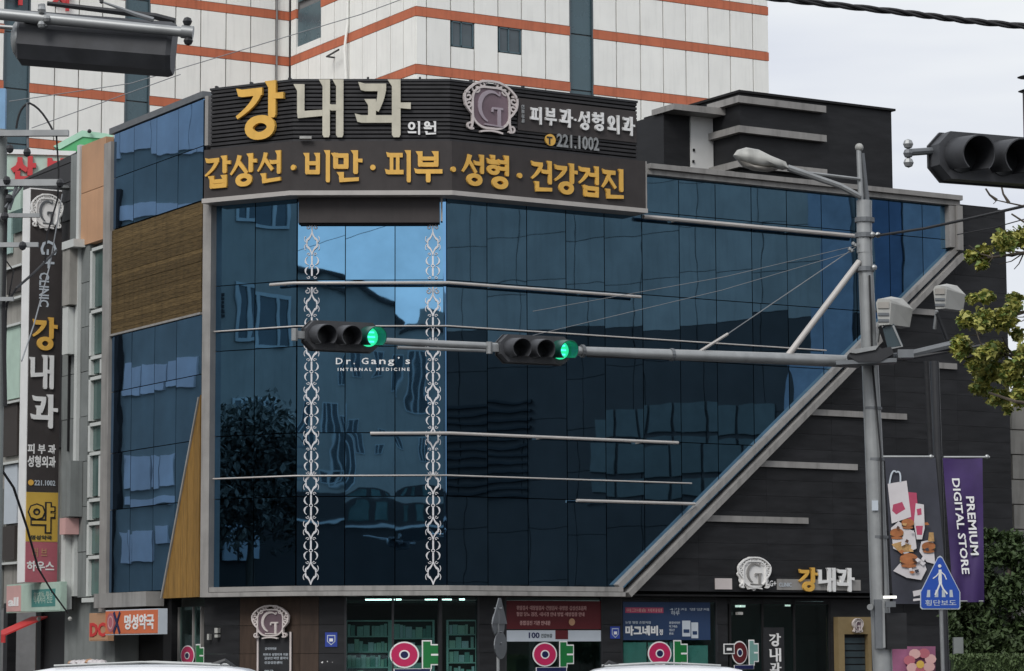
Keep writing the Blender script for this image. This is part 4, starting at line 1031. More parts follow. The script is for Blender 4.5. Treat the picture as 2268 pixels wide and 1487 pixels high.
for i, (c, a, b) in enumerate((('D', 744, 759), ('r', 767, 777), ('.', 783, 786), ('G', 801, 816), ('a', 822, 834), ('n', 840, 854), ('g', 859, 873), ('’', 881, 885), ('s', 898, 908))):
    y0, y1 = {'D': (793, 807), 'G': (793, 807), 'g': (797, 811), '.': (804, 807), '’': (791, 796)}.get(c, (797, 807))
    text('letter', c, M['white'], t, FB, FB.S(a, 800, .03), FB.S(b, 800, .03), FB.H(825, y1, .03), FB.H(825, y0, .03), .032, .008, .01)
ptext(t, FB, 'I N T E R N A L   M E D I C I N E', 'white', 748, 907, 815, 822, .032, .02)
# ------------------------------------------------------------------ white tower behind
d = ray(921, 100); T0 = Vector((d.x / d.y * 140, 140, 0))
T3 = Fac(T0, 58.9); q = meet(T0, 148.9, 642, 100); T2 = Fac(q, 148.9); L2 = (T0 - q).dot(T2.t)
T1 = Fac(q, 58.9)
tower = thing('tower_building', 'tall white panelled tower with orange floor stripes and teal window strips behind the clinic', 'building', (0, 165, 0))
HS = [22.6, 25.55, 28.5, 31.42, 34.42, 36.98, 39.9]; SH = .47
e3 = T3.S(1702, 100); e1 = T1.S(-60, 100)
pts = [T1.W(e1, 0, -.2), T1.W(.2, 0, -.2), T2.W(L2 - .2, 0, -.2), T3.W(e3 - .05, 0, -.2), T3.W(e3 - .05, 0, -16), T1.W(e1, 0, -16)]
extr('core_wall', M['towj'], tower, pts, 0, 43)
def wallcols(F, cols, rg, skip=lambda i, j: False, teals=()):
    for i in range(len(cols) - 1):
        a, b = cols[i], cols[i + 1]
        if i in teals:
            for j in range(len(HS) - 1):
                if j >= rg[0] - 1: box('teal_pane', M['teal'], tower, F, a + .06, b - .06, HS[j] - .30, HS[j + 1] - .38, -.22, -.10)
            box('teal_frame', M['darkwin'], tower, F, a - .02, a + .05, HS[0], 42, -.2, .02); box('teal_frame', M['darkwin'], tower, F, b - .05, b + .02, HS[0], 42, -.2, .02)
            continue
        for j in range(rg[0], len(HS)):
            if skip(i, -j): continue
            box('orange_tile', M['stripe'], tower, F, a + .004, b - .004, HS[j] - SH, HS[j], -.1, .03)
            if j + 1 < len(HS):
                if skip(i, j): continue
                box('white_panel', M['tower'], tower, F, a + .035, b - .035, HS[j] + .03, HS[j + 1] - SH - .03, -.1, .02 + random.uniform(-.004, .004))
c3 = [0] + [T3.S(x, 100) for x in (944.5, 998, 1050, 1103, 1155, 1208, 1262, 1313, 1365, 1418, 1468.5, 1518.5, 1568.5, 1617, 1667)] + [e3]
def sk3(i, j): return j == 3 and i in (2, 4)
wallcols(T3, c3, (1,), sk3, (7,))
for i in (2, 4):
    a, b = c3[i], c3[i + 1]; z1 = HS[4] - SH - .02; z0 = z1 - 1.32
    box('white_panel', M['tower'], tower, T3, a + .035, b - .035, HS[3] + .03, z0 - .05, -.1, .02)
    wn = box('window', M['darkwin'], tower, T3, a + .04, b - .04, z0, z1, -.16, -.06)
    for s in (a + .06, (a + b) / 2 - .1, b - .1): box('window_frame', M['teal'], tower, T3, s, s + .07, z0, z1, -.055, .0)
    for z in (z0, z1 - .07): box('window_frame', M['teal'], tower, T3, a + .06, b - .03, z, z + .07, -.055, .0)
c2_ = [T2.S(x, 100) for x in (642, 657, 684, 711, 741, 774, 803, 835, 865.5, 894.5)] + [L2]
c2_[0] = .15
def sk2(i, j):
    return (i in (1, 2) and (j in (4, -5, 5, -6) or j == 2))
wallcols(T2, c2_, (2,), sk2)
a, b = c2_[1], c2_[3]
for z0, z1 in ((HS[4] + .45, HS[5] - .05), (HS[5] + .4, HS[6])):
    box('teal_pane', M['teal'], tower, T2, a + .05, b - .05, z0, z1, -.16, -.06)
box('white_panel', M['tower'], tower, T2, a + .035, b - .035, HS[4] + .03, HS[4] + .42, -.1, .02)
box('white_panel', M['tower'], tower, T2, a + .035, b - .035, HS[3] - SH - .55, HS[3] - SH - .03, -.1, .02)
for k in range(2): box('window', M['darkwin'], tower, T2, a + .05 + k * (b - a) / 2, a - .03 + (k + 1) * (b - a) / 2, HS[2] + .1, HS[3] - SH - .6, -.16, -.04)
c1_ = [e1] + [T1.S(x, 150) for x in (8, 65, 121, 174, 226, 277, 331, 388.4, 444, 500, 554.6, 610, 640.6)]
wallcols(T1, c1_, (0,), lambda i, j: False, (1, 6))
# rain pipe and bracket on the left-facing wall
p = [T2.W(T2.S(774, 70), 45, .12), T2.W(T2.S(774, 70), HS[4] + .5, .12), T2.W(T2.S(774, 70), HS[4] - .9, .30), T2.W(T2.S(778, 120), 28, .12)]
MB().tube(p, .07, 8).build('rain_pipe', M['tower'], tower)
p = [T1.W(T1.S(610.5, 60), 44, .16), T1.W(T1.S(610.5, 60), 27, .16)]
MB().tube(p, .055, 6).build('dark_conduit', M['towj'], tower)
s, h_ = T2.sh(742, 128); MB().tube([T2.W(s, h_, .02), T2.W(s, h_, .5), T2.W(s + 1.4, h_ + .12, .5)], .05, 6).build('bracket', M['black'], tower)
for ch, x0, x1 in (('여', 4, 48), ('사', 116, 158)):
    o = text('roof_letter', ch, M['red'], tower, T1, T1.S(x0, 5, .1), T1.S(x1, 5, .1), T1.H(30, 11, .1), T1.H(30, -48, .1), .1, .15, .03)

# ------------------------------------------------------------------ neighbour buildings on the left
nb_ = thing('stone_building', 'narrow grey stone building with tall green windows and a tan top panel', 'building', FD.W(-1.5, 0, -3))
sx = lambda x, y=900, o=0: FD.S(x, y, o)
eL = sx(133); 
extr('core_wall', M['grey'], nb_, [FD.W(-.05, 0, -.25), FD.W(eL, 0, -.25), FD.W(eL, 0, -9), FD.W(-.05, 0, -9)], 0, FD.H(200, 320))
HN = FD.H(200, 318); hp_ = FD.H(200, 540)
box('tan_panel', M['tan'], nb_, FD, sx(177), sx(231), FD.H(200, 425) + .02, HN, -.2, .05); box('tan_panel', M['tan'], nb_, FD, sx(177), sx(231), hp_, FD.H(200, 425), -.2, .05)
box('pale_edge', M['pvc'], nb_, FD, sx(170), sx(176), 3.4, HN + .05, -.2, .1)
# stone blocks
zb = 3.35; i = 0
while zb < hp_ - .1:
    z1 = min(zb + 1.35, hp_)
    for a, b in ((sx(136), sx(153)), (sx(153), sx(170)), (sx(176), sx(194)), (sx(230.5), sx(243))):
        if b > -.12: b = -.16
        if a < b: box('stone_block', M['grey'], nb_, FD, a + .012, b - .012, zb + .012, z1 - .008, -.24, .0 + random.uniform(-.01, .012))
    zb = z1
box('base_ledge', M['pvc'], nb_, FD, sx(193), sx(232), 3.2, 3.33, -.2, .1)
# window column
wy = [1320, 1235, 1228, 1160, 1150, 1108, 1100, 1005, 998, 940, 930, 838, 828, 792, 785, 690, 680, 552]
for k in range(0, len(wy), 2):
    z0, z1 = FD.H(212, wy[k]), FD.H(212, wy[k + 1])
    wd = box('window', M['greeng'], nb_, FD, sx(199), sx(228), z0 + .04, z1 - .04, -.24, -.12)
    for a, b in ((sx(194), sx(199)), (sx(228), sx(231))): box('window_frame', M['pvc'], nb_, FD, a, b, z0, z1, -.24, -.02)
    box('window_frame', M['pvc'], nb_, FD, sx(199), sx(228), z1 - .04, z1 + .06, -.24, -.0)
    if k in (6, 12): box('window_sash', M['pvc'], nb_, FD, sx(217), sx(222), z0, z1, -.12, -.04)
for x0, x1, y0, y1, mt, oo in ((137, 163, 533, 550, 'pvc', .4), (138, 154, 551, 676, 'grey2', .35), (155, 158, 551, 700, 'joint', .07), (138, 150, 682, 785, 'pvc', .3), (150, 152, 682, 1000, 'joint', .07), (136, 156, 1022, 1145, 'grey', .4), (135, 144, 1155, 1350, 'pvc', .3), (157, 160, 1180, 1352, 'joint', .07), (132, 145, 1148, 1184, 'pinkl', .45)):
    box('wall_duct', M[mt], nb_, FD, sx(x0, (y0 + y1) / 2, oo), sx(x1, (y0 + y1) / 2, oo), FD.H((x0 + x1) / 2, y1, oo), FD.H((x0 + x1) / 2, y0, oo), .02, oo)
# slate gable and far-left building
sl_ = thing('slate_building', 'dark slate clad building behind the vertical clinic banner', 'building', FD.W(-6, 0, -3))
a = [FD.sh(x, y, -.4) for x, y in ((60, 398), (168, 343), (168, 528), (60, 560))]
a0 = a[3][0]; a1 = sx(169)
poly('gable_wall', M['board'], sl_, FD, [(a[0][0], 8), (a1, 8), (a1, a[1][1]), (a[0][0], a[0][1])], -4, -.3)
for k in range(7):
    z0 = 15 + k * .6; poly('slate_course', M['slat'], sl_, FD, clip([(a[0][0], z0), (sx(169, 400, -.3), z0), (sx(169, 400, -.3), z0 + .57), (a[0][0], z0 + .57)], a[0], a[1], -1) or [(0, 0), (0, 0), (0, 0)], -.3, -.27) if area(clip([(a[0][0], z0), (sx(169, 400, -.3), z0), (sx(169, 400, -.3), z0 + .57), (a[0][0], z0 + .57)], a[0], a[1], -1)) > .1 else None
fl = thing('shop_building', 'pale left-edge building with blind covered windows behind the utility pole', 'building', FD.W(-12, 0, -4))
eF = sx(-40, 900, -.5)
extr('core_wall', M['grey2'], fl, [FD.W(eL - .02, 0, -.5), FD.W(eF, 0, -.5), FD.W(eF, 0, -9), FD.W(eL - .02, 0, -9)], 3.2, FD.H(40, 470, -.5))
for x0, x1, y0, y1, mt in ((2, 40, 425, 470, 'mint'), (23, 43, 470, 520, 'greeng'), (5, 20, 480, 560, 'shelf'), (12, 44, 595, 650, 'wallK'), (14, 44, 725, 884, 'mint'), (10, 40, 890, 1010, 'wallK'), (14, 42, 1030, 1160, 'pale'), (12, 38, 1165, 1240, 'wallK'), (0, 10, 1080, 1350, 'grey')):
    f = .0; box('window_blind' if mt in ('mint', 'pale') else 'window', M[mt], fl, FD, sx(x0, 800, -.4), sx(x1, 800, -.4), FD.H(25, y1, -.4), FD.H(25, y0, -.4), -.48, -.4)
for y in (590, 660, 718, 888, 1022, 1245): box('string_course', M['pvc'], fl, FD, eF, sx(44, 800, -.3), FD.H(25, y + 5, -.3), FD.H(25, y, -.3), -.5, -.3)
box('shop_interior', M['wood'], fl, FD, eF, -.2, .14, 3.1, -2.8, -2.5)
for x in (10, 84, 160, 196): box('shop_column', M['clad'], fl, FD, sx(x, 1400, -.3) - .1, sx(x, 1400, -.3) + .25, .14, 3.3, -.6, -.3)
box('dark_shop_front', M['clad'], fl, FD, sx(84, 1400, -.4), sx(160, 1400, -.4), .14, 3.2, -.6, -.4)
box('dark_shop_front', M['clad'], fl, FD, sx(160, 1400, -.4), sx(196, 1400, -.4), .14, 3.2, -.6, -.42)
# mint sign with red letter and green canopy
FM = Fac(at(2, 400, 98), 80); 
t = thing('mint_roof_sign', 'pale mint roof sign with big red Korean letter at the left edge', 'sign', at(60, 400, 98))
box('face', M['mint'], t, FM, -2, FM.S(168, 340), FM.H(60, 420), FM.H(60, 343), -.3, 0)
box('top_edge', M['white'], t, FM, -2, FM.S(168, 340), FM.H(60, 343), FM.H(60, 333), -.35, .1)
text('letter', '산', M['red'], t, FM, FM.S(24, 370), FM.S(80, 370), FM.H(50, 402), FM.H(50, 347), .02, .12, .06)
text('letter', '부', M['red'], t, FM, FM.S(99, 370), FM.S(150, 370), FM.H(125, 402), FM.H(125, 352), .02, .12, .06)
FG = Fac(at(130, 330, 100), 86)
t = thing('green_canopy', 'translucent green rooftop canopy with a mint rim beyond the tan panel', 'canopy', at(190, 320, 100))
g_ = lambda x, y: FG.sh(x, y)
poly('underside', M['green'], t, FG, [g_(128, 327), g_(180, 303), g_(250, 308), g_(250, 335), g_(128, 335)], -3, -.05)
poly('rim', M['greenl'], t, FG, [g_(118, 324), g_(182, 289), g_(250, 298), g_(250, 309), g_(183, 303), g_(132, 331)], -3.1, .0)
tb = at(198, 291, 99.9); MB().ball(tb, .08, 8).build('rim_bolt', M['black'], t)

# blade banner
qb = meet(PD, 148.7, 133, 800); ql = meet(qb, 58.7, 62, 800); FL = Fac(ql, 58.7); lw = (qb - ql).dot(FL.t)
FL.O = Vector((ql.x, ql.y, 0))
bl = thing('vertical_banner', 'tall black vertical clinic signboard with gold and white letters over yellow and pink panels', 'sign', FL.W(lw / 2, 5, -.3))
LH = lambda y: FL.H(95, y)
LS = lambda x, y=900: FL.S(x, y)
kx = lambda y: (900 - y) * .0   # upright board
box('case', M['white'], bl, FL, 0, lw, LH(1290), LH(418), -.62, -.03)
box('black_face', M['board'], bl, FL, .02, lw, LH(1090), LH(421), -.03, .0)
box('yellow_face', M['yell'], bl, FL, .02, lw, LH(1200), LH(1091), -.03, .0)
box('pink_face', M['pink'], bl, FL, .02, lw, LH(1290), LH(1201), -.03, .0)
bx_ = lambda ch, x0, x1, y0, y1, mm, w=.16: glyph(ch, M[mm], bl, FL, (x0 - 62) / 71 * lw, (x1 - 62) / 71 * lw, LH(y1), LH(y0), .005, .05, w)
bx_('강', 70, 125, 703, 777, 'gold'); bx_('내', 66, 118, 787, 862, 'white'); bx_('과', 68, 128, 874, 949, 'white')
def bt(body, x0, x1, y0, y1, mm, bold=.02, v=0): return text('lettering', body, M[mm], bl, FL, (x0 - 62) / 71 * lw, (x1 - 62) / 71 * lw, LH(y1), LH(y0), .003, .012, bold, v, y1 - y0 > 18)
bt('피 부 과', 64, 126, 984, 1006, 'white', .03); bt('성형외과', 64, 126, 1010, 1036, 'white', .03)
bt('221.1002', 80, 126, 1064, 1076, 'pale'); bt('G+', 86, 122, 532, 594, 'pale', .01, 1); bt('CLINIC', 84, 106, 604, 680, 'pale', .02, 1)
bt('약', 66, 127, 1112, 1182, 'black', .08); 
o = text('lettering', '약', M['yell'], bl, FL, (69 - 62) / 71 * lw, (124 - 62) / 71 * lw, LH(1179), LH(1115), .017, .012, .02)
bt('명성약국', 74, 120, 1186, 1196, 'shelfd'); bt('러 브', 78, 110, 1214, 1234, 'tan', .01); bt('하우스', 66, 126, 1243, 1266, 'white', .03)
s, h_ = (72 - 62) / 71 * lw, LH(1070); MB().tube([(s, -.003, h_), (s, -.02, h_)], .09, 14).build('phone_disc', M['gold'], bl, FL)
emblem('crest', 'white scrolled crest at the top of the vertical clinic signboard', FL, -.02, lw + .02, LH(512), LH(430), .005, M['idsign'], M['idsign'], M['galvd'], fill=True)
for y in (412, 1080):
    pass
box('hanger', M['galv'], bl, FL, -.05, lw + .3, LH(412) + .02, LH(405), -.5, -.1)

# shop signs on the street level, left
def fdsign(name, label, cat, mt, x0, x1, y0, y1, o, th):
    s0, s1 = sx(x0, (y0 + y1) / 2, o), sx(x1, (y0 + y1) / 2, o); xm = (x0 + x1) / 2
    h1, h0 = FD.H(xm, y0, o), FD.H(xm, y1, o)
    t = thing(name, label, cat, FD.W((s0 + s1) / 2, h0, o)); box('case', M['pale' if mt == 'orange' else mt], t, FD, s0, s1, h0, h1, o - th, o - .012); box('face', M[mt], t, FD, s0 + .02, s1 - .03, h0 + .03, h1 - .03, o - .01, o)
    return t, s0, s1, h0, h1
t, s0, s1, h0, h1 = fdsign('pharmacy_sign', 'orange box sign with white Korean pharmacy name under the grey canopy', 'sign', 'orange', 233, 350, 1350, 1406, .75, .28)
text('lettering', '명성약국', M['white'], t, FD, s0 + (s1 - s0) * .38, s1 - .25, h0 + .14, h1 - .14, .752, .015, .03, 0, True)
cx, cy = s0 + .42, (h0 + h1) / 2
MB().tube([(cx, -.755, cy), (cx, -.765, cy)], .27, 20).build('round_logo', M['pink'], t, FD)
mb = MB(); mb.ribbon([(cx + .22, h0 + .05), (cx + .65, h1 - .07)], .09, -.772, -.752); mb.ribbon([(cx + .65, h0 + .05), (cx + .22, h1 - .07)], .09, -.776, -.752); mb.build('cross_logo', M['navy'], t, FD)
mb = MB(); mb.ribbon([(cx + .17 * cos(a * pi / 8), cy + .17 * sin(a * pi / 8)) for a in range(16)], .04, -.772, -.76, True); mb.build('logo_ring', M['pinkl'], t, FD)
t, s0, s1, h0, h1 = fdsign('discount_sign', 'tan sign with dark red letters DC beside the orange pharmacy sign', 'sign', 'tan', 197, 238, 1358, 1420, .3, .2)
text('lettering', 'DC', M['awn'], t, FD, s0 + .1, s1 - .1, h0 + .12, h1 - .28, .302, .02, .04, 0, True)
t, s0, s1, h0, h1 = fdsign('mall_sign', 'pale shop sign with pink end reading all below the vertical banner', 'sign', 'mint', 14, 134, 1292, 1356, .5, .2)
box('pink_end', M['pinkl'], t, FD, s0 + .03, s0 + (s1 - s0) * .28, h0 + .04, h1 - .04, .5, .506)
text('lettering', 'all', M['white'], t, FD, s0 + .2, s0 + (s1 - s0) * .24, h0 + .2, h1 - .4, .508, .01, .04)
box('teal_field', M['teals'], t, FD, s0 + (s1 - s0) * .48, s1 - .4, h0 + .15, h1 - .2, .5, .506)
text('lettering', '휴대폰 할인', M['mint'], t, FD, s0 + (s1 - s0) * .52, s1 - .6, h0 + .6, h1 - .4, .508, .006, .01)
text('lettering', '액세서리 전문', M['mint'], t, FD, s0 + (s1 - s0) * .52, s1 - .6, h0 + .25, h0 + .5, .508, .006, .01)
t = thing('awning', 'red sloping shop awning at the bottom left', 'awning', FD.W(sx(40, 1380, 1), 2.4, .8))
s0, s1 = sx(2, 1385, .9), sx(78, 1370, .3); h1, h0 = FD.H(40, 1366, .3), FD.H(20, 1405, 1.4)
MB().add([(s0, .1, h1), (s1, .1, h1), (s1 - .2, -1.2, h0), (s0, -1.2, h0), (s0, .1, h1 - .05), (s1, .1, h1 - .05), (s1 - .2, -1.2, h0 - .05), (s0, -1.2, h0 - .05)], [(0, 3, 2, 1), (4, 5, 6, 7), (0, 1, 5, 4), (1, 2, 6, 5), (2, 3, 7, 6), (3, 0, 4, 7)]).build('canvas', M['awn'], t, FD)
box('valance', M['awn'], t, FD, s0, s1 - .2, h0 - .25, h0 - .05, 1.17, 1.2)
rnd = random.Random(3)
t = thing('goods_pile', 'pile of whitish bundles outside the shops left of the orange sign', 'goods', FD.W(sx(195, 1460, 1), .2, 1))
for i in range(14):
    c = FD.W(sx(160 + i * 5, 1463, 1), 0, 1); r = rnd.uniform(.12, .2)
    mb = MB().ball((c.x, c.y, FD.H(190, 1462, 1) - .1 + rnd.uniform(-.05, .05)), r, 8, .6); mb.build('bundle', M['paper'] if i % 4 else M['tan'], t)
box('stand', M['clad'], t, FD, sx(160, 1460, 1), sx(230, 1460, 1), .14, FD.H(190, 1462, 1) - .15, .7, 1.2)
for (x, y, lab) in ((86, 1371, 'small lamp at the left end of the dark shop front'), (155, 1371, 'small lamp at the right end of the dark shop front')):
    c = FD.W(sx(x, y, .2), FD.H(x, y, .2), .2)
    tag(MB().ball(c, .07, 8).build('wall_lamp', M['lampw']), lab, 'lamp', 'small wall lamps')

# ------------------------------------------------------------------ street furniture
def T(mb_pts, r, n=12): return MB().tube(mb_pts, r, n)
YP = 45.0
pole = thing('signal_pole', 'grey steel mast carrying two traffic signals on a long arm and a street lamp', 'pole', at(1955, 1487, YP) * Vector((1, 1, 0)) if False else (at(1950, 1480, YP).x, YP, 0))
pbase = at(1955, 1484, YP); ptop = at(1914, 520, YP); dv = (ptop - pbase)
gnd = pbase - dv * (pbase.z / dv.z)
T([gnd, pbase, at(1934, 960, YP), ptop], [.165, .16, .145, .115], 16).build('mast', M['galv'], pole, smooth=True)
T([ptop - Vector((0, 0, .3)), at(1914, 445, YP)], .125, 14).build('sleeve', M['galv'], pole, smooth=True)
T([at(1921, 450, YP + .05), at(1909, 340, YP)], [.04, .04], 8).build('twin_post', M['galvd'], pole, smooth=True)
T([at(1908, 470, YP - .06), at(1902, 333, YP - .03)], [.048, .042], 10).build('upper_post', M['galv'], pole, smooth=True)
MB().ball(at(1903, 327, YP - .03), .07, 12).build('ball_finial', M['lampw'], pole, smooth=True)
for y in (488, 522, 597): T([at(1915, y + 5, YP), at(1915, y - 5, YP)], .16, 14).build('clamp_band', M['galvd'], pole)
for x, y in ((1936, 593), (1932, 520), (1944, 521)): MB().ball(at(x, y, YP - .1), .05, 8).build('clamp_bolt', M['galv'], pole)
# lamp arm + head
T([at(1905, 436, YP - .1), at(1860, 412, YP - .2), at(1745, 372, YP - .35)], [.05, .05, .055], 8).build('lamp_arm', M['galv'], pole, smooth=True)
T([at(1905, 397, YP - .1), at(1790, 383, YP - .3)], .025, 6).build('lamp_stay', M['galv'], pole)
FLm = Fac(at(1625, 350, YP - .4) * Vector((1, 1, 0)), 90)
lp = [(1624, 345), (1632, 334), (1652, 328), (1680, 333), (1706, 346), (1740, 360), (1746, 374), (1733, 376), (1712, 370), (1690, 372), (1660, 366), (1630, 352)]
def lamp_head(outline, Yc, hw):
    pts = [at(x, y, Yc) for x, y in outline]; c = sum(pts, Vector()) / len(pts); mb = MB(); n = len(pts); lay = [(.35, -hw), (.8, -hw * .75), (1, -hw * .3), (1, hw * .3), (.8, hw * .75), (.35, hw)]
    v = []
    for sc_, dy in lay: v += [c + (p - c) * sc_ + Vector((0, dy, 0)) for p in pts]
    f = [tuple(range(n - 1, -1, -1)), tuple(range((len(lay) - 1) * n, len(lay) * n))]
    for k in range(len(lay) - 1):
        for i in range(n): f.append((k * n + i, k * n + (i + 1) % n, (k + 1) * n + (i + 1) % n, (k + 1) * n + i))
    return mb.add(v, f)
lamp_head(lp, YP - .4, .17).build('lamp_head', M['lampw'], pole, smooth=True)
lamp_head([(1634, 356), (1652, 364), (1690, 371), (1722, 376), (1700, 381), (1668, 378), (1645, 369)], YP - .4, .13).build('lamp_glass', M['lampg'], pole, smooth=True)
# signal arm: runs along azimuth AZ from the mast to the left, towards the camera
AZ = 66
pm = at(1925, 800, YP); FArm = Fac(Vector((pm.x, pm.y, 0)), AZ)
def aw(px, py, off=0): s, h = FArm.sh(px, py, off); return FArm.W(s, h, off)
T([aw(1900, 802), aw(1740, 795), aw(1488, 786), aw(1290, 778), aw(1105, 771)], [.10, .095, .085, .07, .06], 12).build('signal_arm', M['galv'], pole, smooth=True)
T([aw(1110, 768), aw(880, 757), aw(660, 745)], [.055, .05, .045], 10).build('signal_arm_tip', M['galv'], pole, smooth=True)
T([aw(1075, 777), aw(880, 770)], .028, 8).build('lower_pipe', M['galv'], pole)
T([aw(1903, 580), aw(1742, 792)], .05, 10).build('arm_brace', M['steel2'], pole, smooth=True)
T([aw(1895, 548), aw(1700, 680), aw(1612, 740)], .008, 5).build('stay_wire', M['wireg'], pole); T([aw(1612, 740), aw(1548, 780)], .025, 6).build('stay_turnbuckle', M['steel2'], pole)
for a, b in (((1893, 545), (1180, 690)), ((1893, 556), (1160, 748))):
    T([aw(*a), aw(a[0] * .6 + b[0] * .4, a[1] * .6 + b[1] * .4 + 10), aw(*b)], .0045, 4).build('thin_wire', M['wireg'], pole)
for k in range(4): MB().ball(aw(1882 + k * 4, 552 - k * 6 + (k % 2) * 9), .035, 6).build('wire_clamp', M['galv'], pole)
MB().box(-.1, .1, -.1, .1, -.12, .12)
for y, r in ((905, .152), (1018, .155), (1190, .16)): T([at(1933 + (y - 905) * .044, y + 3, YP), at(1933 + (y - 905) * .044, y - 3, YP)], r, 14).build('clamp_band', M['galvd'], pole)
T([at(1926, 610, YP - .14), at(1932, 800, YP - .16), at(1950, 1000, YP - .17), at(1957, 1320, YP - .18)], .016, 6).build('cable_run', M['wire'], pole)
for px_ in (1488, 1290): T([aw(px_ - 3, 786 if px_ > 1400 else 778), aw(px_ + 3, 786 if px_ > 1400 else 778)], .10, 12).build('arm_flange', M['galvd'], pole)
T([aw(1870, 792), aw(1700, 797), aw(1500, 797), aw(1300, 790)], .012, 5).build('arm_cable', M['wire'], pole)
b0_ = at(1938, 1120, YP - .17); MB().box(b0_.x - .05, b0_.x + .05, b0_.y - .01, b0_.y + .02, b0_.z - .08, b0_.z + .08).build('number_plate', M['pale'], pole)
# traffic signals
def signal(name, label, F, s0, zc, length, hh, lens, lit, grp, hood=.26, lenscale=1.0, back=False):
    t = thing(name, label, 'traffic light', F.W(s0 + length / 2, zc, 0), grp)
    c = hh * .28; o = [(s0 + c, zc - hh / 2), (s0 + length - c, zc - hh / 2), (s0 + length, zc - hh / 2 + c), (s0 + length, zc + hh / 2 - c), (s0 + length - c, zc + hh / 2), (s0 + c, zc + hh / 2), (s0, zc + hh / 2 - c), (s0, zc - hh / 2 + c)]
    poly('housing', M['blk2'], t, F, o, -.02, .14)
    poly('housing_rim', M['black'], t, F, [(x + (x - s0 - length / 2) * .03, z + (z - zc) * .06) for x, z in o], -.05, -.02)
    for i in range(lens):
        cx = s0 + length * (i + .5) / lens; r = hh * .37 * lenscale
        isl = (i == lit)
        ld = MB().tube([(cx, -.142, zc), (cx, -.155, zc)], r * .93, 24).build('lens', M['ggreen' if isl else 'lens'], t, F)
        if isl:
            for k in range(7):
                z = zc + r * (.66 - k * .22); hwid = sqrt(max(r * r * .75 - (z - zc) ** 2, .001)) * .9
                MB().box(cx - hwid, cx + hwid * .8, -.160, -.156, z - .010, z + .010).build('led_row', M['gcyan' if k % 2 else 'ggreen'], ld, F)
        # hood: partial cylinder, open below, longer at the top
        n = 20; vo = []; vi = []; mb = MB(); v = []
        for j in range(n + 1):
            a = radians(-52 + 284 * j / n); dp = hood * (.86 + .14 * max(0, sin(a)))
            x, z = cos(a), sin(a)
            v += [(cx + x * r, -.141, zc + z * r), (cx + x * r, -.141 - dp, zc + z * r - dp * .10), (cx + x * (r - .012), -.141 - dp, zc + z * (r - .012) - dp * .10), (cx + x * (r - .012), -.141, zc + z * (r - .012))]
        f = []
        for j in range(n):
            a_, b_ = 4 * j, 4 * j + 4
            for e in range(4): f.append((a_ + e, b_ + e, b_ + (e + 1) % 4, a_ + (e + 1) % 4))
        f += [(0, 1, 2, 3), (4 * n + 3, 4 * n + 2, 4 * n + 1, 4 * n)]
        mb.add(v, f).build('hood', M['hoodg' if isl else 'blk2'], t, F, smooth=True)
    return t
z1 = FArm.H(770, 744, .18)
s0 = FArm.S(681, 744, .18); s1 = FArm.S(845, 750, .18)
SG = 'signals on the long arm'
def bracket(t, F, s, z, sg=-1):
    box('bracket', M['galv'], t, F, min(s, s + sg * .14), max(s, s + sg * .14), z - .055, z + .055, -.02, .06)
    MB().tube([(s + sg * .15, -.04, z + .09), (s + sg * .15, -.04, z - .09)], .05, 8).build('bracket_clamp', M['galv'], t, F)
t = signal('traffic_signal', 'black three lens traffic signal with green lit, at the left tip of the arm', FArm, s0, z1, s1 - s0, .43, 3, 2, SG, .40)
bracket(t, FArm, s0, z1)
s0 = FArm.S(1112, 770, .18); s1 = FArm.S(1268, 776, .18); z2 = FArm.H(1190, 773, .18)
t = signal('traffic_signal', 'black three lens traffic signal with green lit, nearer the mast', FArm, s0, z2, s1 - s0, .42, 3, 2, SG, .40)
bracket(t, FArm, s0, z2)
# enforcement lights and camera
t0 = thing('camera_gantry', 'short bracket arm with a black camera hood on the mast', 'camera', at(1990, 790, 44.6))
T([at(1845, 803, 44.8), at(2000, 790, 44.7), at(2118, 762, 44.3)], .07, 8).build('arm', M['galvd'], t0)
T([at(2000, 797, 44.6), at(2180, 765, 44.2)], .03, 6).build('lower_arm', M['black'], t0)
FH = Fac(at(1880, 790, 44.5) * Vector((1, 1, 0)), 96)
hs = lambda x, y: FH.sh(x, y)
poly('camera_hood', M['black'], t0, FH, [hs(1876, 792), hs(1886, 781), hs(1944, 770), hs(1952, 777), hs(1972, 772), hs(1978, 788), hs(1948, 806), hs(1900, 806)], -.2, .3)
poly('hood_top', M['galv'], t0, FH, [hs(1881, 786), hs(1890, 779), hs(1946, 770), hs(1938, 780), hs(1895, 788)], .301, .34)
poly('foot_plate', M['galvd'], t0, FH, [hs(1850, 803), hs(1985, 797), hs(1985, 806), hs(1852, 812)], -.1, .28)
poly('glass_plate', M['darkwin'], t0, FH, [hs(1955, 728), hs(1980, 718), hs(2000, 765), hs(1966, 772)], -.02, .02)
mb = MB(); mb.ribbon([hs(1978, 722), hs(1998, 768), hs(1964, 774)], .03, -.04, -.021); mb.build('plate_rim', M['galv'], t0, FH)
box('junction_block', M['galvd'], t0, FH, *[FH.S(x, 790) for x in (1987, 2022)], FH.H(2000, 798), FH.H(2000, 780), .1, .4)
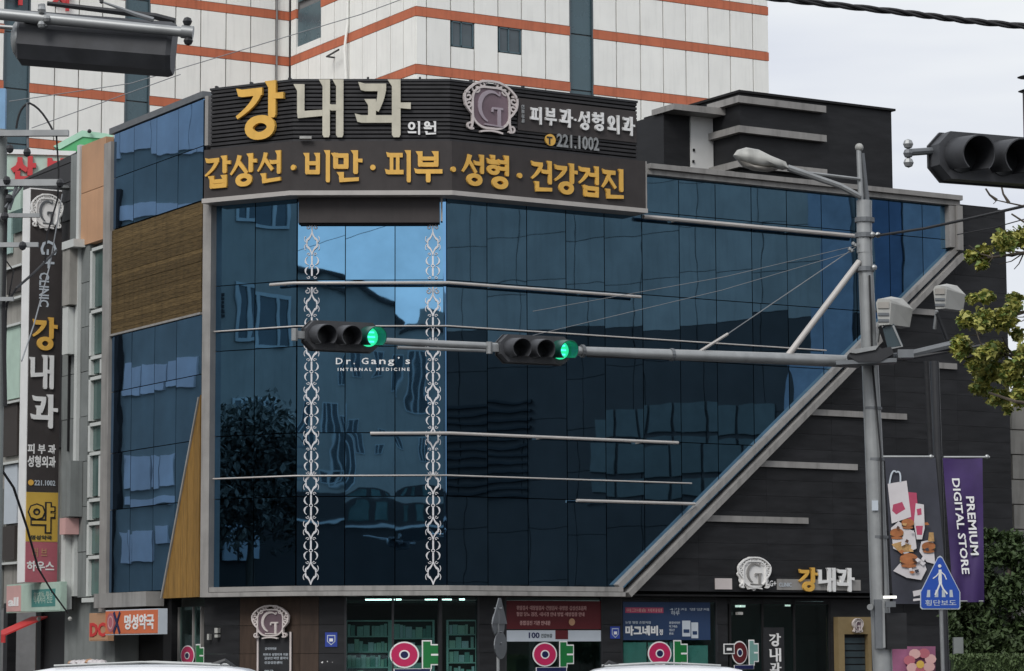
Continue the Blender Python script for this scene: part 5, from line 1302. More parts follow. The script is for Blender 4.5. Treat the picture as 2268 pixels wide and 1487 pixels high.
def flood(label, x, y, k=1.0):
    t = thing('floodlight', label, 'floodlight', at(x + 40, y + 70, 44.5), 'pale floodlights beside the mast')
    Yc = 44.6; mb = MB()
    fr = [(0, 8), (4, 0), (31, 0), (34, 8), (30, 56), (6, 58)]; bk = [(28, -4), (34, -6), (60, -1), (82, 22), (75, 62), (55, 66)]
    a = [at(x + p[0] * k, y + p[1] * k, Yc - .25) for p in fr]; b = [at(x + p[0] * k, y + p[1] * k, Yc + .15) for p in bk]
    n = 6; mb.add(a + b, [(5, 4, 3, 2, 1, 0), tuple(range(6, 12))] + [(i, (i + 1) % n, n + (i + 1) % n, n + i) for i in range(n)])
    mb.build('housing', M['lampw'], t)
    for q0, q1, mm in ((6, 20, 'lampg'), (30, 36, 'galvd'), (44, 50, 'galvd')):
        a = [at(x + 5 * k, y + q0 * k, Yc - .27), at(x + 29 * k, y + q0 * k, Yc - .27), at(x + 29 * k, y + q1 * k, Yc - .27), at(x + 5 * k, y + q1 * k, Yc - .27)]
        b = [p + Vector((0, .03, 0)) for p in a]
        MB().add(a + b, [(3, 2, 1, 0), (4, 5, 6, 7)] + [(i, (i + 1) % 4, 4 + (i + 1) % 4, 4 + i) for i in range(4)]).build('front_louvre', M[mm], t)
    T([at(x + 8, y + 55, Yc), at(x + 3, y + 95, Yc + .1)], .03, 6).build('yoke', M['galv'], t)
    T([at(x + 8, y + 60, Yc), at(x + 30, y + 118, Yc + .1)], .035, 6).build('stand', M['black'], t)
    return t
flood('pale floodlight box right beside the mast', 1940, 663)
flood('pale floodlight box half hidden by the ginkgo leaves', 2067, 634, .88)
# pole boxes low on the mast
t = thing('control_box', 'grey steel control box strapped low on the mast', 'control box', at(1975, 1460, 45.3))
FX = Fac(at(1936, 1400, 44.8) * Vector((1, 1, 0)), 90)
box('cabinet', M['galvd'], t, FX, FX.S(1938, 1400), FX.S(1957, 1400), FX.H(1950, 1437), FX.H(1950, 1328), -.1, .05)
box('cabinet_edge', M['galv'], t, FX, FX.S(1954, 1400), FX.S(1959, 1400), FX.H(1950, 1435), FX.H(1950, 1330), .05, .08)
box('side_box', M['clad'], t, FX, FX.S(1962, 1400), FX.S(2008, 1400), FX.H(1980, 1438), FX.H(1980, 1358), -.3, .02)
MB().tube([at(1927, 1345, 44.7), at(1928, 1345, 44.9)], .05, 10).build('strap_ring', M['galv'], t)
c = at(1971, 1323, 44.7); tag(MB().box(c.x - .10, c.x + .10, c.y - .05, c.y + .05, c.z - .02, c.z + .02).build('strip_lamp', M['litw']), 'short lit white strip lamp right beside the mast above the control box', 'lamp')
c = at(1972, 1338, 44.7); tag(MB().box(c.x - .08, c.x + .08, c.y - .05, c.y + .05, c.z - .05, c.z + .04).build('dome_camera', M['galvd']), 'little grey camera hanging under the strip lamp', 'camera')

# crosswalk sign
YS = 50
t = thing('crosswalk_sign', 'blue triangular pedestrian crossing sign with a white walking figure', 'road sign', (at(2084, 1470, YS).x, YS, 0))
FS_ = Fac((at(2038, 1350, YS).x, YS), 90); q_ = lambda x, y: FS_.sh(x, y)
T([Vector((at(2084, 1400, YS + .06).x + .03, YS + .06, 0)), at(2083, 1300, YS + .06)], .035, 10).build('post', M['galv'], t)
tri = [q_(2082, 1231), q_(2087, 1234), q_(2127, 1312), q_(2127, 1347), q_(2124, 1350), q_(2042, 1350), q_(2038, 1346), q_(2038, 1312), q_(2077, 1234)]
poly('rim', M['pale'], t, FS_, tri, -.01, .0)
cx_, cz_ = q_(2082, 1300); poly('face', M['blues'], t, FS_, [(cx_ + (x - cx_) * .95, cz_ + (z - cz_) * .955) for x, z in tri], 0, .006)
mb = MB(); zz = [0]
def rb(pts, wd):
    zz[0] += .0012; mb.ribbon([q_(*p) for p in pts], wd, -.010 - zz[0], -.006)
rb([(2082, 1262), (2082, 1284), (2083, 1296)], [.05, .06, .05])
rb([(2082, 1266), (2074, 1276), (2066, 1282)], .018); rb([(2083, 1266), (2092, 1274), (2096, 1284)], .018)
rb([(2082, 1292), (2077, 1305), (2071, 1318)], .028); rb([(2083, 1292), (2089, 1305), (2098, 1316)], .028)
mb.build('walking_figure', M['white'], t, FS_)
a = q_(2081, 1254); MB().tube([(a[0], -.006, a[1]), (a[0], -.012, a[1])], .03, 12).build('figure_head', M['white'], t, FS_)
for i, x in enumerate((2056, 2074, 2090, 2107)):
    poly('crossing_bar', M['pale'], t, FS_, [q_(x - 4, 1323), q_(x - 2, 1307), q_(x + 4, 1307), q_(x + 4, 1323)] if i < 2 else [q_(x - 4, 1323), q_(x - 4, 1307), q_(x + 2, 1307), q_(x + 4, 1323)], .006, .009)
text('lettering', '횡단보도', M['pale'], t, FS_, FS_.S(2049, 1340), FS_.S(2118, 1340), FS_.H(2082, 1342), FS_.H(2082, 1329), .006, .003, .01, 0, True)

# banner post with two banners
YB = 54
bp_ = thing('banner_post', 'dark slim post between the burger banner and the purple banner', 'pole', (at(2088, 1470, YB).x, YB, 0))
T([Vector((at(2096, 1480, YB).x, YB, 0)), at(2092, 1440, YB), at(2070, 800, YB)], .085, 12).build('shaft', M['black'], bp_)
T([at(2052, 800, YB + 3), at(2062, 1010, YB + 3)], .06, 8).build('rear_shaft', M['clad'], bp_)
for a, b, y in (((1947), (2068), 1012), ((2090), (2192), 1013)): T([at(a, y, YB - .1), at(b, y, YB - .1)], .022, 8).build('banner_rod', M['galv'], bp_)
for x in (1950, 2062, 2186): MB().ball(at(x, 1012, YB - .1), .045, 8).build('rod_end', M['galv'], bp_)
T([at(2112, 1332, YB - .1), at(2178, 1332, YB - .1)], .015, 6).build('banner_rod', M['galv'], bp_)
def cloth(mt, x0a, x1a, ya, x0b, x1b, yb, Y, parent, nu=14, nv=10, amp=.03, name='cloth'):
    v = []; 
    for j in range(nv + 1):
        for i in range(nu + 1):
            u, w_ = i / nu, j / nv
            x = (x0a + (x1a - x0a) * u) * (1 - w_) + (x0b + (x1b - x0b) * u) * w_; y = ya + (yb - ya) * w_
            v.append(at(x, y, Y + amp * w_ * sin(u * 9 + w_ * 5) + amp * .5 * sin(w_ * 11 + u * 3)))
    n = len(v); f = [(j * (nu + 1) + i, (j + 1) * (nu + 1) + i, (j + 1) * (nu + 1) + i + 1, j * (nu + 1) + i + 1) for j in range(nv) for i in range(nu)]
    v2 = [p + Vector((0, .008, 0)) for p in v]; f2 = [tuple(n + k for k in reversed(q)) for q in f]
    return MB().add(v + v2, f + f2).build(name, mt, parent, smooth=True)
Y1 = YB - .12
b1 = thing('burger_banner', 'dark street banner printed with a shopping bag, cups and burgers', 'banner', at(2015, 1330, Y1))
cloth(M['night'], 1960, 2072, 1014, 1978, 2100, 1338, Y1, b1, amp=.015)
FBn = Fac((at(1960, 1200, Y1 - .04).x, Y1 - .04), 90)
kk = [0]
def pr(name, mt, pts): kk[0] += .002; return poly(name, M[mt], b1, FBn, [FBn.sh(x, y) for x, y in pts], kk[0], kk[0] + .002)
def el(name, mt, cx, cy, rx, ry, a0=0, a1=360, n=18): return pr(name, mt, [(cx + rx * cos(radians(a0 + (a1 - a0) * i / n)), cy - ry * sin(radians(a0 + (a1 - a0) * i / n))) for i in range(n + (0 if a1 - a0 == 360 else 1))])
pr('print_cup', 'rose', [(2008, 1090), (2012, 1160), (2036, 1165), (2030, 1092)])
pr('print_bag', 'paper', [(1966, 1072), (2008, 1065), (2018, 1145), (1975, 1160)])
mb = MB(); mb.ribbon([FBn.sh(x, y) for x, y in quad((1970, 1072), (1974, 1035), (1985, 1046)) + quad((1985, 1046), (1996, 1040), (1994, 1068))], .03, -.012, -.006); mb.build('print_bag_handle', M['pale'], b1, FBn)
pr('print_bag_mark', 'rose', [(1978, 1118), (1998, 1112), (2005, 1128), (1985, 1140), (1976, 1132)])
pr('print_cup', 'paper', [(2028, 1115), (2046, 1118), (2048, 1170), (2042, 1195), (2030, 1195), (2024, 1160)]); pr('print_cup_mark', 'rose', [(2028, 1165), (2044, 1165), (2042, 1185), (2031, 1185)]); pr('print_cup_mark', 'rose', [(2030, 1128), (2040, 1126), (2041, 1140), (2032, 1142)])
pr('print_paper', 'paper', [(1973, 1170), (1990, 1155), (2026, 1180), (2030, 1215), (2005, 1228), (1978, 1215)])
pr('print_paper', 'paper', [(2040, 1200), (2066, 1195), (2071, 1250), (2052, 1245), (2036, 1222)])
pr('print_tray', 'paper', [(1978, 1265), (2000, 1240), (2045, 1240), (2052, 1262), (2040, 1285), (2008, 1280)])
pr('print_fries', 'fries', [(1974, 1206), (1995, 1200), (2018, 1208), (2016, 1222), (1992, 1224)])
for cx, cy, r in ((1986, 1180, 15), (2010, 1158, 14), (2056, 1210, 15), (2012, 1238, 20)):
    el('print_patty', 'patty', cx, cy + r * .45, r * .95, r * .35); el('print_lettuce', 'leaf2', cx, cy + r * .25, r, r * .2); el('print_bun', 'bun', cx, cy, r, r * .62); el('print_bun_base', 'bun', cx, cy + r * .8, r * .85, r * .2)
rr_ = random.Random(4)
for k_ in range(16):
    cx, cy = rr_.uniform(1984, 2060), rr_.uniform(1150, 1268); a_ = rr_.uniform(0, 6)
    pr('print_scrap', rr_.choice(['paper', 'fries', 'patty', 'bun', 'night']), [(cx + rr_.uniform(3, 8) * cos(a_ + j * 1.57), cy + rr_.uniform(3, 7) * sin(a_ + j * 1.57)) for j in range(4)])
pr('print_bottle', 'fries', [(2056, 1180), (2066, 1180), (2068, 1200), (2054, 1200)]); pr('print_caption', 'paper', [(2020, 1310), (2040, 1306), (2038, 1318), (2022, 1322)]); pr('print_caption', 'paper', [(2021, 1327), (2040, 1325), (2040, 1330), (2021, 1332)])
b2 = thing('purple_banner', 'purple street banner with white letters PREMIUM DIGITAL STORE', 'banner', at(2140, 1330, Y1))
cloth(M['purple'], 2088, 2176, 1015, 2112, 2180, 1334, Y1, b2, amp=.05)
FB2 = Fac((at(2100, 1200, Y1 - .07).x, Y1 - .07), 90)
def skewtext(body, xa, xb, ya, yb, sk, mt, parent, F):
    """vertical lettering reading downwards, following the lean of the banner"""
    o = text('lettering', body, mt, parent, F, F.S(xa, ya), F.S(xb, ya), F.H(xa, yb), F.H(xa, ya), .0, .004, .02, 1, True)
    h1 = F.H(xa, ya); dz = F.H(xa, ya) - F.H(xa, yb); dx = F.S(xa + sk, ya) - F.S(xa, ya)
    inv = (Matrix.Translation(F.O) @ Matrix.Rotation(F.th, 4, 'Z')).inverted()
    for ob in o:
        z0 = (inv @ WM[ob.name]).translation.z
        for v in ob.data.vertices: v.co.x += dx * (h1 - (v.co.z + z0)) / dz
skewtext('DIGITAL STORE', 2108, 2125, 1060, 1272, 18, M['white'], b2, FB2); skewtext('PREMIUM', 2139, 2157, 1100, 1230, 8, M['white'], b2, FB2)
t = thing('flower_banner', 'low pink and purple floral banner right of the mast', 'banner', at(2025, 1487, 52))
cloth(mat('plum_print', (.27, .09, .17), .6, 0, .3, 2), 1976, 2072, 1432, 1978, 2072, 1560, 52, t, amp=.02)
FFb = Fac((at(1976, 1450, 51.94).x, 51.94), 90)
for i in range(7):
    a = i * 2 * pi / 7 + .3; c = (2038 + 24 * cos(a), 1466 - 20 * sin(a))
    poly('petal_print', M['pink' if i % 2 else 'pinkl'], t, FFb, [FFb.sh(c[0] + 13 * cos(b * pi / 5), c[1] - 11 * sin(b * pi / 5)) for b in range(10)], .002 * i, .002 * i + .002)
poly('bud_print', M['yell'], t, FFb, [FFb.sh(2038 + 9 * cos(b * pi / 5), 1472 - 9 * sin(b * pi / 5)) for b in range(10)], .016, .018)

# side-on road signs in front of the maroon poster
YG = 58
t = thing('side_on_sign_post', 'thin post with a triangle and a disc sign seen nearly edge on', 'road sign', (at(1104, 1480, YG).x, YG, 0))
T([Vector((at(1104, 1480, YG).x, YG, 0)), at(1102, 1340, YG)], .035, 10).build('post', M['galv'], t)
Fe = Fac(at(1103, 1400, YG - .05) * Vector((1, 1, 0)), 90 - 74); wE = .42
c = Fe.sh(1106, 1362); poly('triangle_plate', M['galvd'], t, Fe, [(c[0] - .55, Fe.H(1103, 1382)), (c[0] + .55, Fe.H(1103, 1382)), (c[0] + .1, Fe.H(1103, 1325)), (c[0] - .05, Fe.H(1103, 1325))], -.01, .01)
for y in (1383, 1430): 
    zc = Fe.H(1103, y); poly('disc_plate', M['galvd'], t, Fe, [(c[0] + .45 * cos(a * pi / 12), zc + .28 * sin(a * pi / 12)) for a in range(24)], .011 if y > 1400 else -.035, .03 if y > 1400 else -.015)
for y in (1348, 1400, 1425): T([at(1094, y, YG), at(1112, y, YG)], .02, 6).build('sign_clip', M['galvd'], t)

# near signal seen from behind (top left)
YN = 23
t = thing('traffic_signal', 'large dark traffic signal seen from behind at the top left, under a thick grey pipe', 'traffic light', at(210, 100, YN))
a = at(0, 60, YN); FN = Fac((at(38, 90, YN).x, YN), 90 + 1.5)
LN = FN.S(388, 110); zt, zb_ = FN.H(200, 55), FN.H(200, 138)
def tiltm(deg): return Matrix.Rotation(radians(deg), 4, 'Y')
pr_ = []
n = 12; v = []; x0, x1 = 0, LN
prof = [(-.10, .20), (.05, .22), (.16, .16), (.22, .04), (.22, -.10), (.14, -.21), (-.05, -.23), (-.10, -.20)]
mb = MB()
for x, k in ((0, .75), (.05, 1), (x1 - .04, 1), (x1, .92)): v += [(x, -y * k, z * k) for y, z in prof]
m_ = len(prof); f = [tuple(range(m_)), tuple(range(4 * m_ - 1, 3 * m_ - 1, -1))]
for i in range(3):
    for j in range(m_): f.append((i * m_ + j, (i + 1) * m_ + j, (i + 1) * m_ + (j + 1) % m_, i * m_ + (j + 1) % m_))
ob = MB().add([(p[0], p[1], p[2] + FN.H(200, 96)) for p in v], f).build('housing', M['blk2'], t, FN, rot=tiltm(5.2))
for i, x in enumerate((.02, .44, .86)):
    n2 = 14; v = []
    for j in range(n2 + 1):
        a = radians(-40 + 260 * j / n2); v += [(x + .19 + .17 * cos(a), .10, .16 * sin(a)), (x + .19 + .17 * cos(a), .34, .16 * sin(a) - .02)]
    mb = MB().add([(p[0], p[1], p[2] + FN.H(200, 96) - (x - .45) * .09) for p in v], [(2 * j, 2 * j + 1, 2 * j + 3, 2 * j + 2) for j in range(n2)])
    mb.build('hood', M['black'], t, FN, smooth=True)
o = MB(); ec = at(43, 88, YN - .05); mb = MB(); mb.ball((ec.x, ec.y, ec.z), .165, 16); mb.build('end_cap', M['galv'], t, smooth=True, rot=Matrix.Diagonal((.42, 1, 1, 1)))
ga_ = thing('gantry_pipe', 'thick grey pipe crossing the top left corner', 'pipe', at(0, 40, YN - .2))
T([at(-260, 2, YN - .3), at(0, 32, YN - .3), at(412, 72, YN - .3)], [.05, .048, .042], 14).build('pipe', M['galv'], ga_, smooth=True)
T([at(402, 70, YN - .3), at(428, 73, YN - .3)], .055, 14).build('pipe_end', M['galv'], ga_, smooth=True)
MB().ball(at(415, 48, YN - .3), .04, 8).build('clamp_knob', M['black'], ga_); MB().ball(at(417, 91, YN - .3), .04, 8).build('clamp_knob', M['black'], ga_)
for x, y in ((92, 22), (104, 42), (92, 55)): MB().ball(at(x, y, YN - .34), .035, 8).build('clamp_bolt', M['galv'], ga_)
T([at(92, 10, YN - .3), at(98, 60, YN - .3)], .03, 8).build('clamp_strap', M['galv'], ga_)
T([at(55, 43, YN - .2), at(100, 54, YN - .2)], .03, 6).build('stub', M['galvd'], ga_)
T([at(105, 8, YN), at(345, 37, YN), at(388, 48, YN)], [.02, .03, .03], 6).build('rear_pipe', M['black'], ga_)
T([at(215, -5, YN - .2), at(225, 4, YN - .2), at(250, 13, YN - .2), at(300, 32, YN - .2), at(340, 44, YN - .2)], [.008, .008, .012, .02, .022], 6).build('guy_wire', M['wireg'], ga_)
MB().ball(at(225, 4, YN - .2), .02, 6).build('wire_eye', M['black'], ga_); MB().ribbon([(at(14, 42, YN).x + .02 * cos(a), at(14, 42, YN).z + .02 * sin(a)) for a in [i * pi / 5 for i in range(10)]], .007, YN - .01, YN, True).build('hanging_ring', M['black'], ga_)
T([at(-20, 58, YN - .1), at(30, 62, YN - .1)], .018, 8).build('side_tube', M['galv'], ga_)

# near signal at the top right
YR = 26.5
FR = Fac((at(2092, 350, YR).x, YR), 66)
s0 = FR.S(2076, 345, .1); zc = FR.H(2180, 351, .1)
t = signal('traffic_signal', 'big dark traffic signal cut off by the right edge of the view', FR, s0, zc, 1.42, .46, 3, 9, None, .36, 1.06)
T([FR.W(s0 - .25, zc + .02, 0), FR.W(s0 + .06, zc + .06, .0)], .035, 8).build('bracket', M['galvd'], t)
for dz in (.09, .0, -.09): MB().ball(FR.W(s0 - .26, zc + dz + .01, .0), .05, 8).build('bracket_knob', M['galv' if dz else 'galvd'], t)
t = thing('black_post', 'black post with stacked conical caps at the top right edge', 'pole', (at(2276, 400, 30).x, 30, 0))
T([Vector((at(2276, 400, 30).x, 30, 0)), at(2276, 205, 30)], .055, 10).build('shaft', M['black'], t)
for y, r in ((203, .115), (172, .125)): T([at(2278, y, 30), at(2278, y - 7, 30)], [r, .03], 12).build('cone_cap', M['black'], t)
T([at(2278, 205, 30), at(2278, 172, 30)], .03, 8).build('spindle', M['black'], t)

# cables
def catenary(pts, n=8):
    out = []
    for i in range(len(pts) - 1):
        for k in range(n): out.append(pts[i].lerp(pts[i + 1], k / n))
    return out + [pts[-1]]
t = thing('wrapped_cable', 'thick black bundle of cable wound round itself across the top right sky', 'cable', at(1990, 30, 20))
P = [at(1640, -12, 20), at(1820, 8, 20), at(2000, 28, 20), at(2140, 46, 20), at(2300, 62, 20)]
cp = catenary(P, 12)
for k in range(3):
    T([p + Vector((0, .014 * cos(i * .55 + k * 2.1), .014 * sin(i * .55 + k * 2.1))) for i, p in enumerate(cp)], [.0125] * len(cp), 7).build('strand', M['wire'], t, smooth=True)
def cable(label, pts, r, mt='wire', name='cable', grp=None):
    return tag(T([at(*p) for p in pts], r, 6).build(name, M[mt], None, smooth=True), label, 'cable', grp)
cable('black cable rising from the mast towards the right edge', [(1938, 523, 45), (2050, 506, 42), (2150, 484, 40), (2290, 452, 37)], .022)
cable('thin cable across the sky above the ginkgo', [(2120, 520, 40), (2200, 505, 39), (2290, 480, 38)], .008)
cable('thin dark cable crossing the left face of the white tower', [(20, 225, 60), (290, 185, 60), (800, 32, 60), (900, -5, 60)], .010, 'wireg')
cable('thin cable sloping up over the lower left panels of the tower', [(70, 284, 60), (225, 228, 60), (400, 165, 60)], .010, 'wireg')
# ------------------------------------------------------------------ utility pole at the left edge
YU = 42
up_ = thing('utility_pole', 'grey concrete utility pole at the left edge with steel cross arms', 'pole', (at(-4, 900, YU).x, YU, 0))
xp = at(-10, 900, YU).x
T([Vector((xp, YU, 0)), Vector((xp, YU, at(0, 288, YU).z))], [.14, .11], 14).build('shaft', M['conc'], up_, smooth=True)
for y, x1, r in ((298, 152, .045), (408, 130, .05), (480, 88, .03), (545, 85, .035), (665, 30, .03)):
    a, b = at(-10, y - 2, YU - .2), at(x1, y + 4, YU - .2)
    MB().box(a.x, b.x, a.y - r, a.y + r, a.z - r, a.z + r).build('cross_arm', M['galv'], up_)
T([at(60, 228, YU - .2), at(62, 345, YU - .2)], .02, 6).build('riser', M['galvd'], up_)
T([at(*p, YU - .2) for p in quad((36, 285), (42, 232), (66, 229), 6) + quad((66, 229), (95, 240), (122, 300), 6)[1:]], .018, 6).build('wire_hoop', M['wire'], up_)
T([at(40, 402, YU - .2), at(20, 465, YU - .2)], .03, 6).build('arm_strut', M['galvd'], up_); T([at(52, 408, YU - .2), at(12, 460, YU - .2)], .022, 6).build('arm_strut', M['galvd'], up_)
for x, y in ((22, 330), (60, 338), (20, 440), (15, 400), (133, 406), (50, 545), (10, 480)):
    MB().ball(at(x, y, YU - .25), .06, 8, 1.2).build('insulator', M['black'], up_)
T([at(14, 420, YU - .1), at(8, 700, YU - .1), at(12, 900, YU - .1)], .03, 6).build('down_conduit', M['wire'], up_)
cable('black cable drooping from the utility pole down to the pale shop sign', [(0, 1035, 42), (30, 1080, 44), (60, 1170, 48), (85, 1260, 55), (115, 1310, 62), (150, 1358, 70)], .022)
cable('black cable curving under the lower cross arms of the utility pole', [(5, 690, 42), (35, 640, 42), (75, 605, 43), (125, 555, 45)], .02)
cable('grey cable running down across the black vertical signboard', [(62, 345, 41.8), (40, 690, 45), (95, 640, 48), (135, 450, 50)] if False else [(138, 430, 50), (110, 590, 50), (75, 720, 48), (48, 800, 46)], .012, 'wireg')
cable('black cable over the crest of the vertical signboard', [(125, 300, 41.8), (130, 380, 42), (128, 440, 42), (104, 520, 42), (100, 580, 42)], .014)
cable('thin black cable looping beside the left cross arms', [(0, 560, 42), (30, 600, 42), (14, 690, 42), (10, 900, 42)], .012)
# blue sign sliver at the left edge
t, *_r = panel('blue_sign', 'pale blue sign sliver at the left edge below the signal', 'sign', 'blueb', Fac(at(-30, 280, 70) * Vector((1, 1, 0)), 90), -30, 11, 196, 345, 0, .2)
t.children[0].data = t.children[0].data.copy(); t.children[0].data.materials[0] = mat('sky_blue_face', (.20, .36, .55), .5)
# ------------------------------------------------------------------ buildings across the streets (seen mirrored in the glass)
def rwin(F, G_, parent, x0, x1, y0, y1, muls=(), frame='pvc', glass='darkwin', off=0, split=None):
    a = reflect(F, x0, (y0 + y1) / 2, G_); b = reflect(F, x1, (y0 + y1) / 2, G_); xm = (x0 + x1) / 2
    s0, s1 = sorted((a[0], b[0])); z1 = reflect(F, xm, y0, G_)[1]; z0 = reflect(F, xm, y1, G_)[1]
    wd = box('window', M[glass], parent, G_, s0, s1, z0, z1, off - .02, off + .03)
    ft = (s1 - s0) * .05 + .02
    for s in [s0, s1 - ft] + [s0 + (s1 - s0) * k for k in muls]: box('window_frame', M[frame], parent, G_, s, s + ft, z0, z1, off + .032, off + .09)
    for z in (z0, z1 - ft): box('window_frame', M[frame], parent, G_, s0 + ft, s1 - ft, z, z + ft, off + .034, off + .088)
# left of the camera, mirrored in the left corner glass
GL_ = Fac((-30, 0), 0)
ya = sorted([reflect(FA, x, 900, GL_)[0] for x in (471, 657)])
za = reflect(FA, 560, 430, GL_)[1] + 2.5
b_ = thing('render_building', 'beige rendered office block with white framed windows across the street to the left', 'building', GL_.W(sum(ya) / 2, 0, -4))
box('wall', M['wallL'], b_, GL_, ya[0] - 7, ya[1] + 9, 0, za, -10, 0)
box('parapet', M['steel'], b_, GL_, ya[0] - 7.1, ya[1] + 9.1, za, za + .3, -10.1, .1)
rwin(FA, GL_, b_, 524, 638, 380, 500, (.27, .72)); rwin(FA, GL_, b_, 526, 636, 640, 764, (.27, .72)); rwin(FA, GL_, b_, 512, 618, 880, 985, (.28, .7))
rwin(FA, GL_, b_, 505, 620, 1130, 1235, (.3, .7))
for k in range(6):
    y = 660 + k * 8.5; a = reflect(FA, 476, y, GL_); c = reflect(FA, 503, y, GL_); s_ = sorted((a[0], c[0]))
    box('louvre', M['wallK'], b_, GL_, s_[0], s_[1], a[1] - .07, a[1] + .03, .005, .05)
za2 = reflect(FA, 560, 1112, GL_)[1]
box('shop_front', M['wallK'], b_, GL_, ya[0] - 6.9, ya[1] + 8.9, .14, za2, .0, .35)
a = reflect(FA, 490, 1160, GL_); c = reflect(FA, 562, 1240, GL_); s_ = sorted((a[0], c[0]))
box('shop_sign', M['pale'], b_, GL_, s_[0], s_[1], c[1], a[1], .36, .5)
box('shop_sign_mark', M['wallK'], b_, GL_, s_[0] + (s_[1] - s_[0]) * .55, s_[0] + (s_[1] - s_[0]) * .62, c[1], a[1], .5, .52)
# behind the camera, mirrored in the middle glass
GB_ = Fac((0, -45), 270)
xb = sorted([reflect(FB, x, 900, GB_)[0] for x in (657, 988)])
b_ = thing('pale_building', 'pale office building with a sloping parapet behind the photographer', 'building', GB_.W(sum(xb) / 2, 0, -4))
R2 = lambda x, y: reflect(FB, x, y, GB_)
tp_ = [R2(420, 590), R2(640, 600), R2(780, 628), R2(876, 690), R2(912, 682), R2(924, 648), R2(950, 640), R2(1010, 650), R2(1240, 650)]
xs_ = sorted([tp_[0][0], tp_[-1][0]])
poly('wall', M['wallL'], b_, GB_, [(tp_[0][0], 0)] + tp_ + [(tp_[-1][0], 0)], -12, 0)
mb = MB(); mb.ribbon(tp_[:4], .35, -.3, 0.01); mb.build('parapet', M['wallK'], b_, GB_)
mb = MB(); mb.ribbon([R2(870, 705), R2(930, 690), R2(1000, 700)], .3, -.3, 0.01); mb.build('ledge', M['wallK'], b_, GB_)
for x0, x1, y0, y1, mu in ((720, 768, 905, 1090, (.4, .7)), (771, 796, 932, 992, (.5,)), (836, 857, 962, 992, (.5,)), (880, 916, 790, 880, (.45,)), (926, 965, 780, 910, (.35, .65)), (906, 932, 960, 1025, (.35, .65)), (826, 852, 780, 850, (.5,)), (660, 690, 900, 1000, (.5,)), (776, 800, 740, 850, (.5,)), (700, 740, 1050, 1085, (.5,))):
    rwin(FB, GB_, b_, x0, x1, y0, y1, mu)
zb2 = R2(800, 1101)[1]
box('ground_floor', M['wallK'], b_, GB_, xs_[0] - 6, xs_[1] + 6, 0, zb2, .01, 1.2)  # dark colour stands in for the shade at street level
box('canopy_edge', M['pvc'], b_, GB_, xs_[0] - 6, xs_[1] + 6, R2(800, 1158)[1], R2(800, 1153)[1], 1.21, 1.4)
for x0, x1 in ((775, 800), (820, 845), (865, 872), (890, 900), (920, 935)):
    s_ = sorted((R2(x0, 1120)[0], R2(x1, 1120)[0])); box('shop_window', M['greeng'], b_, GB_, s_[0], s_[1], R2(800, 1145)[1], R2(800, 1106)[1], 1.21, 1.24)
cable('thin cable spanning the street behind the photographer', [], .02) if False else None
# right of the camera, mirrored in the long side glass
GR_ = Fac((46, 0), 180)
R3 = lambda x, y: reflect(FC, x, y, GR_)
e0, e1_ = R3(988, 900)[0], R3(2120, 900)[0]; lo, hi = min(e0, e1_) - 3, max(e0, e1_) + 5
zt_ = R3(1500, 380)[1] + 4; zd = R3(1300, 731)[1]
b_ = thing('tile_tower', 'grey panelled block with a dark lower half across the street to the right', 'building', GR_.W((lo + hi) / 2, 0, -4))
box('core_wall', M['wallK'], b_, GR_, lo, hi, 0, zt_, -10, -.02)
pw_ = (hi - lo) / 11
for i in range(11):
    z = zd + .02; 
    while z < zt_ - .1:
        z1 = min(z + 2.1, zt_); box('grey_tile', M['wallR'], b_, GR_, lo + i * pw_ + .02, lo + (i + 1) * pw_ - .02, z + .015, z1 - .015, -.1, .0); z = z1
    z = 0
    while z < zd:
        z1 = min(z + 2.4, zd); box('dark_tile', M['wallK'], b_, GR_, lo + i * pw_ + .02, lo + (i + 1) * pw_ - .02, z + .015, z1 - .015, -.1, .06); z = z1
mwin = mat('mirrored_window', (.09, .10, .092), .4)
xs4 = [1312, 1365, 1425, 1490, 1555, 1640, 1720]
for i in range(6):
    s_ = sorted((R3(xs4[i] + 3, 980)[0], R3(xs4[i + 1] - 3, 980)[0]))
    for y0, y1 in ((910, 975), (985, 1052), (1065, 1100)): box('window', mwin, b_, GR_, s_[0], s_[1], R3(1400, y1)[1], R3(1400, y0)[1], .065, .12)
bluel = mat('blue_cladding_light', (.23, .26, .31), .5); blued = mat('blue_cladding_deep', (.08, .12, .20), .5)
for x0, x1, y0, y1, mt in ((1798, 1890, 400, 800, bluel), (1936, 2000, 380, 900, blued), (2005, 2110, 380, 800, bluel), (1745, 1840, 800, 960, bluel)):
    s_ = sorted((R3(x0, 600)[0], R3(x1, 600)[0])); box('blue_panel', mt, b_, GR_, s_[0], s_[1], R3((x0 + x1) / 2, y1)[1], R3((x0 + x1) / 2, y0)[1], .07, .2)
for k in range(11):
    y = 905 + k * 19; s_ = sorted((R3(992, y)[0], R3(1175, y)[0])); z = R3(1080, y)[1]
    box('shutter_slat', M['clad'], b_, GR_, s_[0], s_[1], z - .05, z + .07, .062, .16)
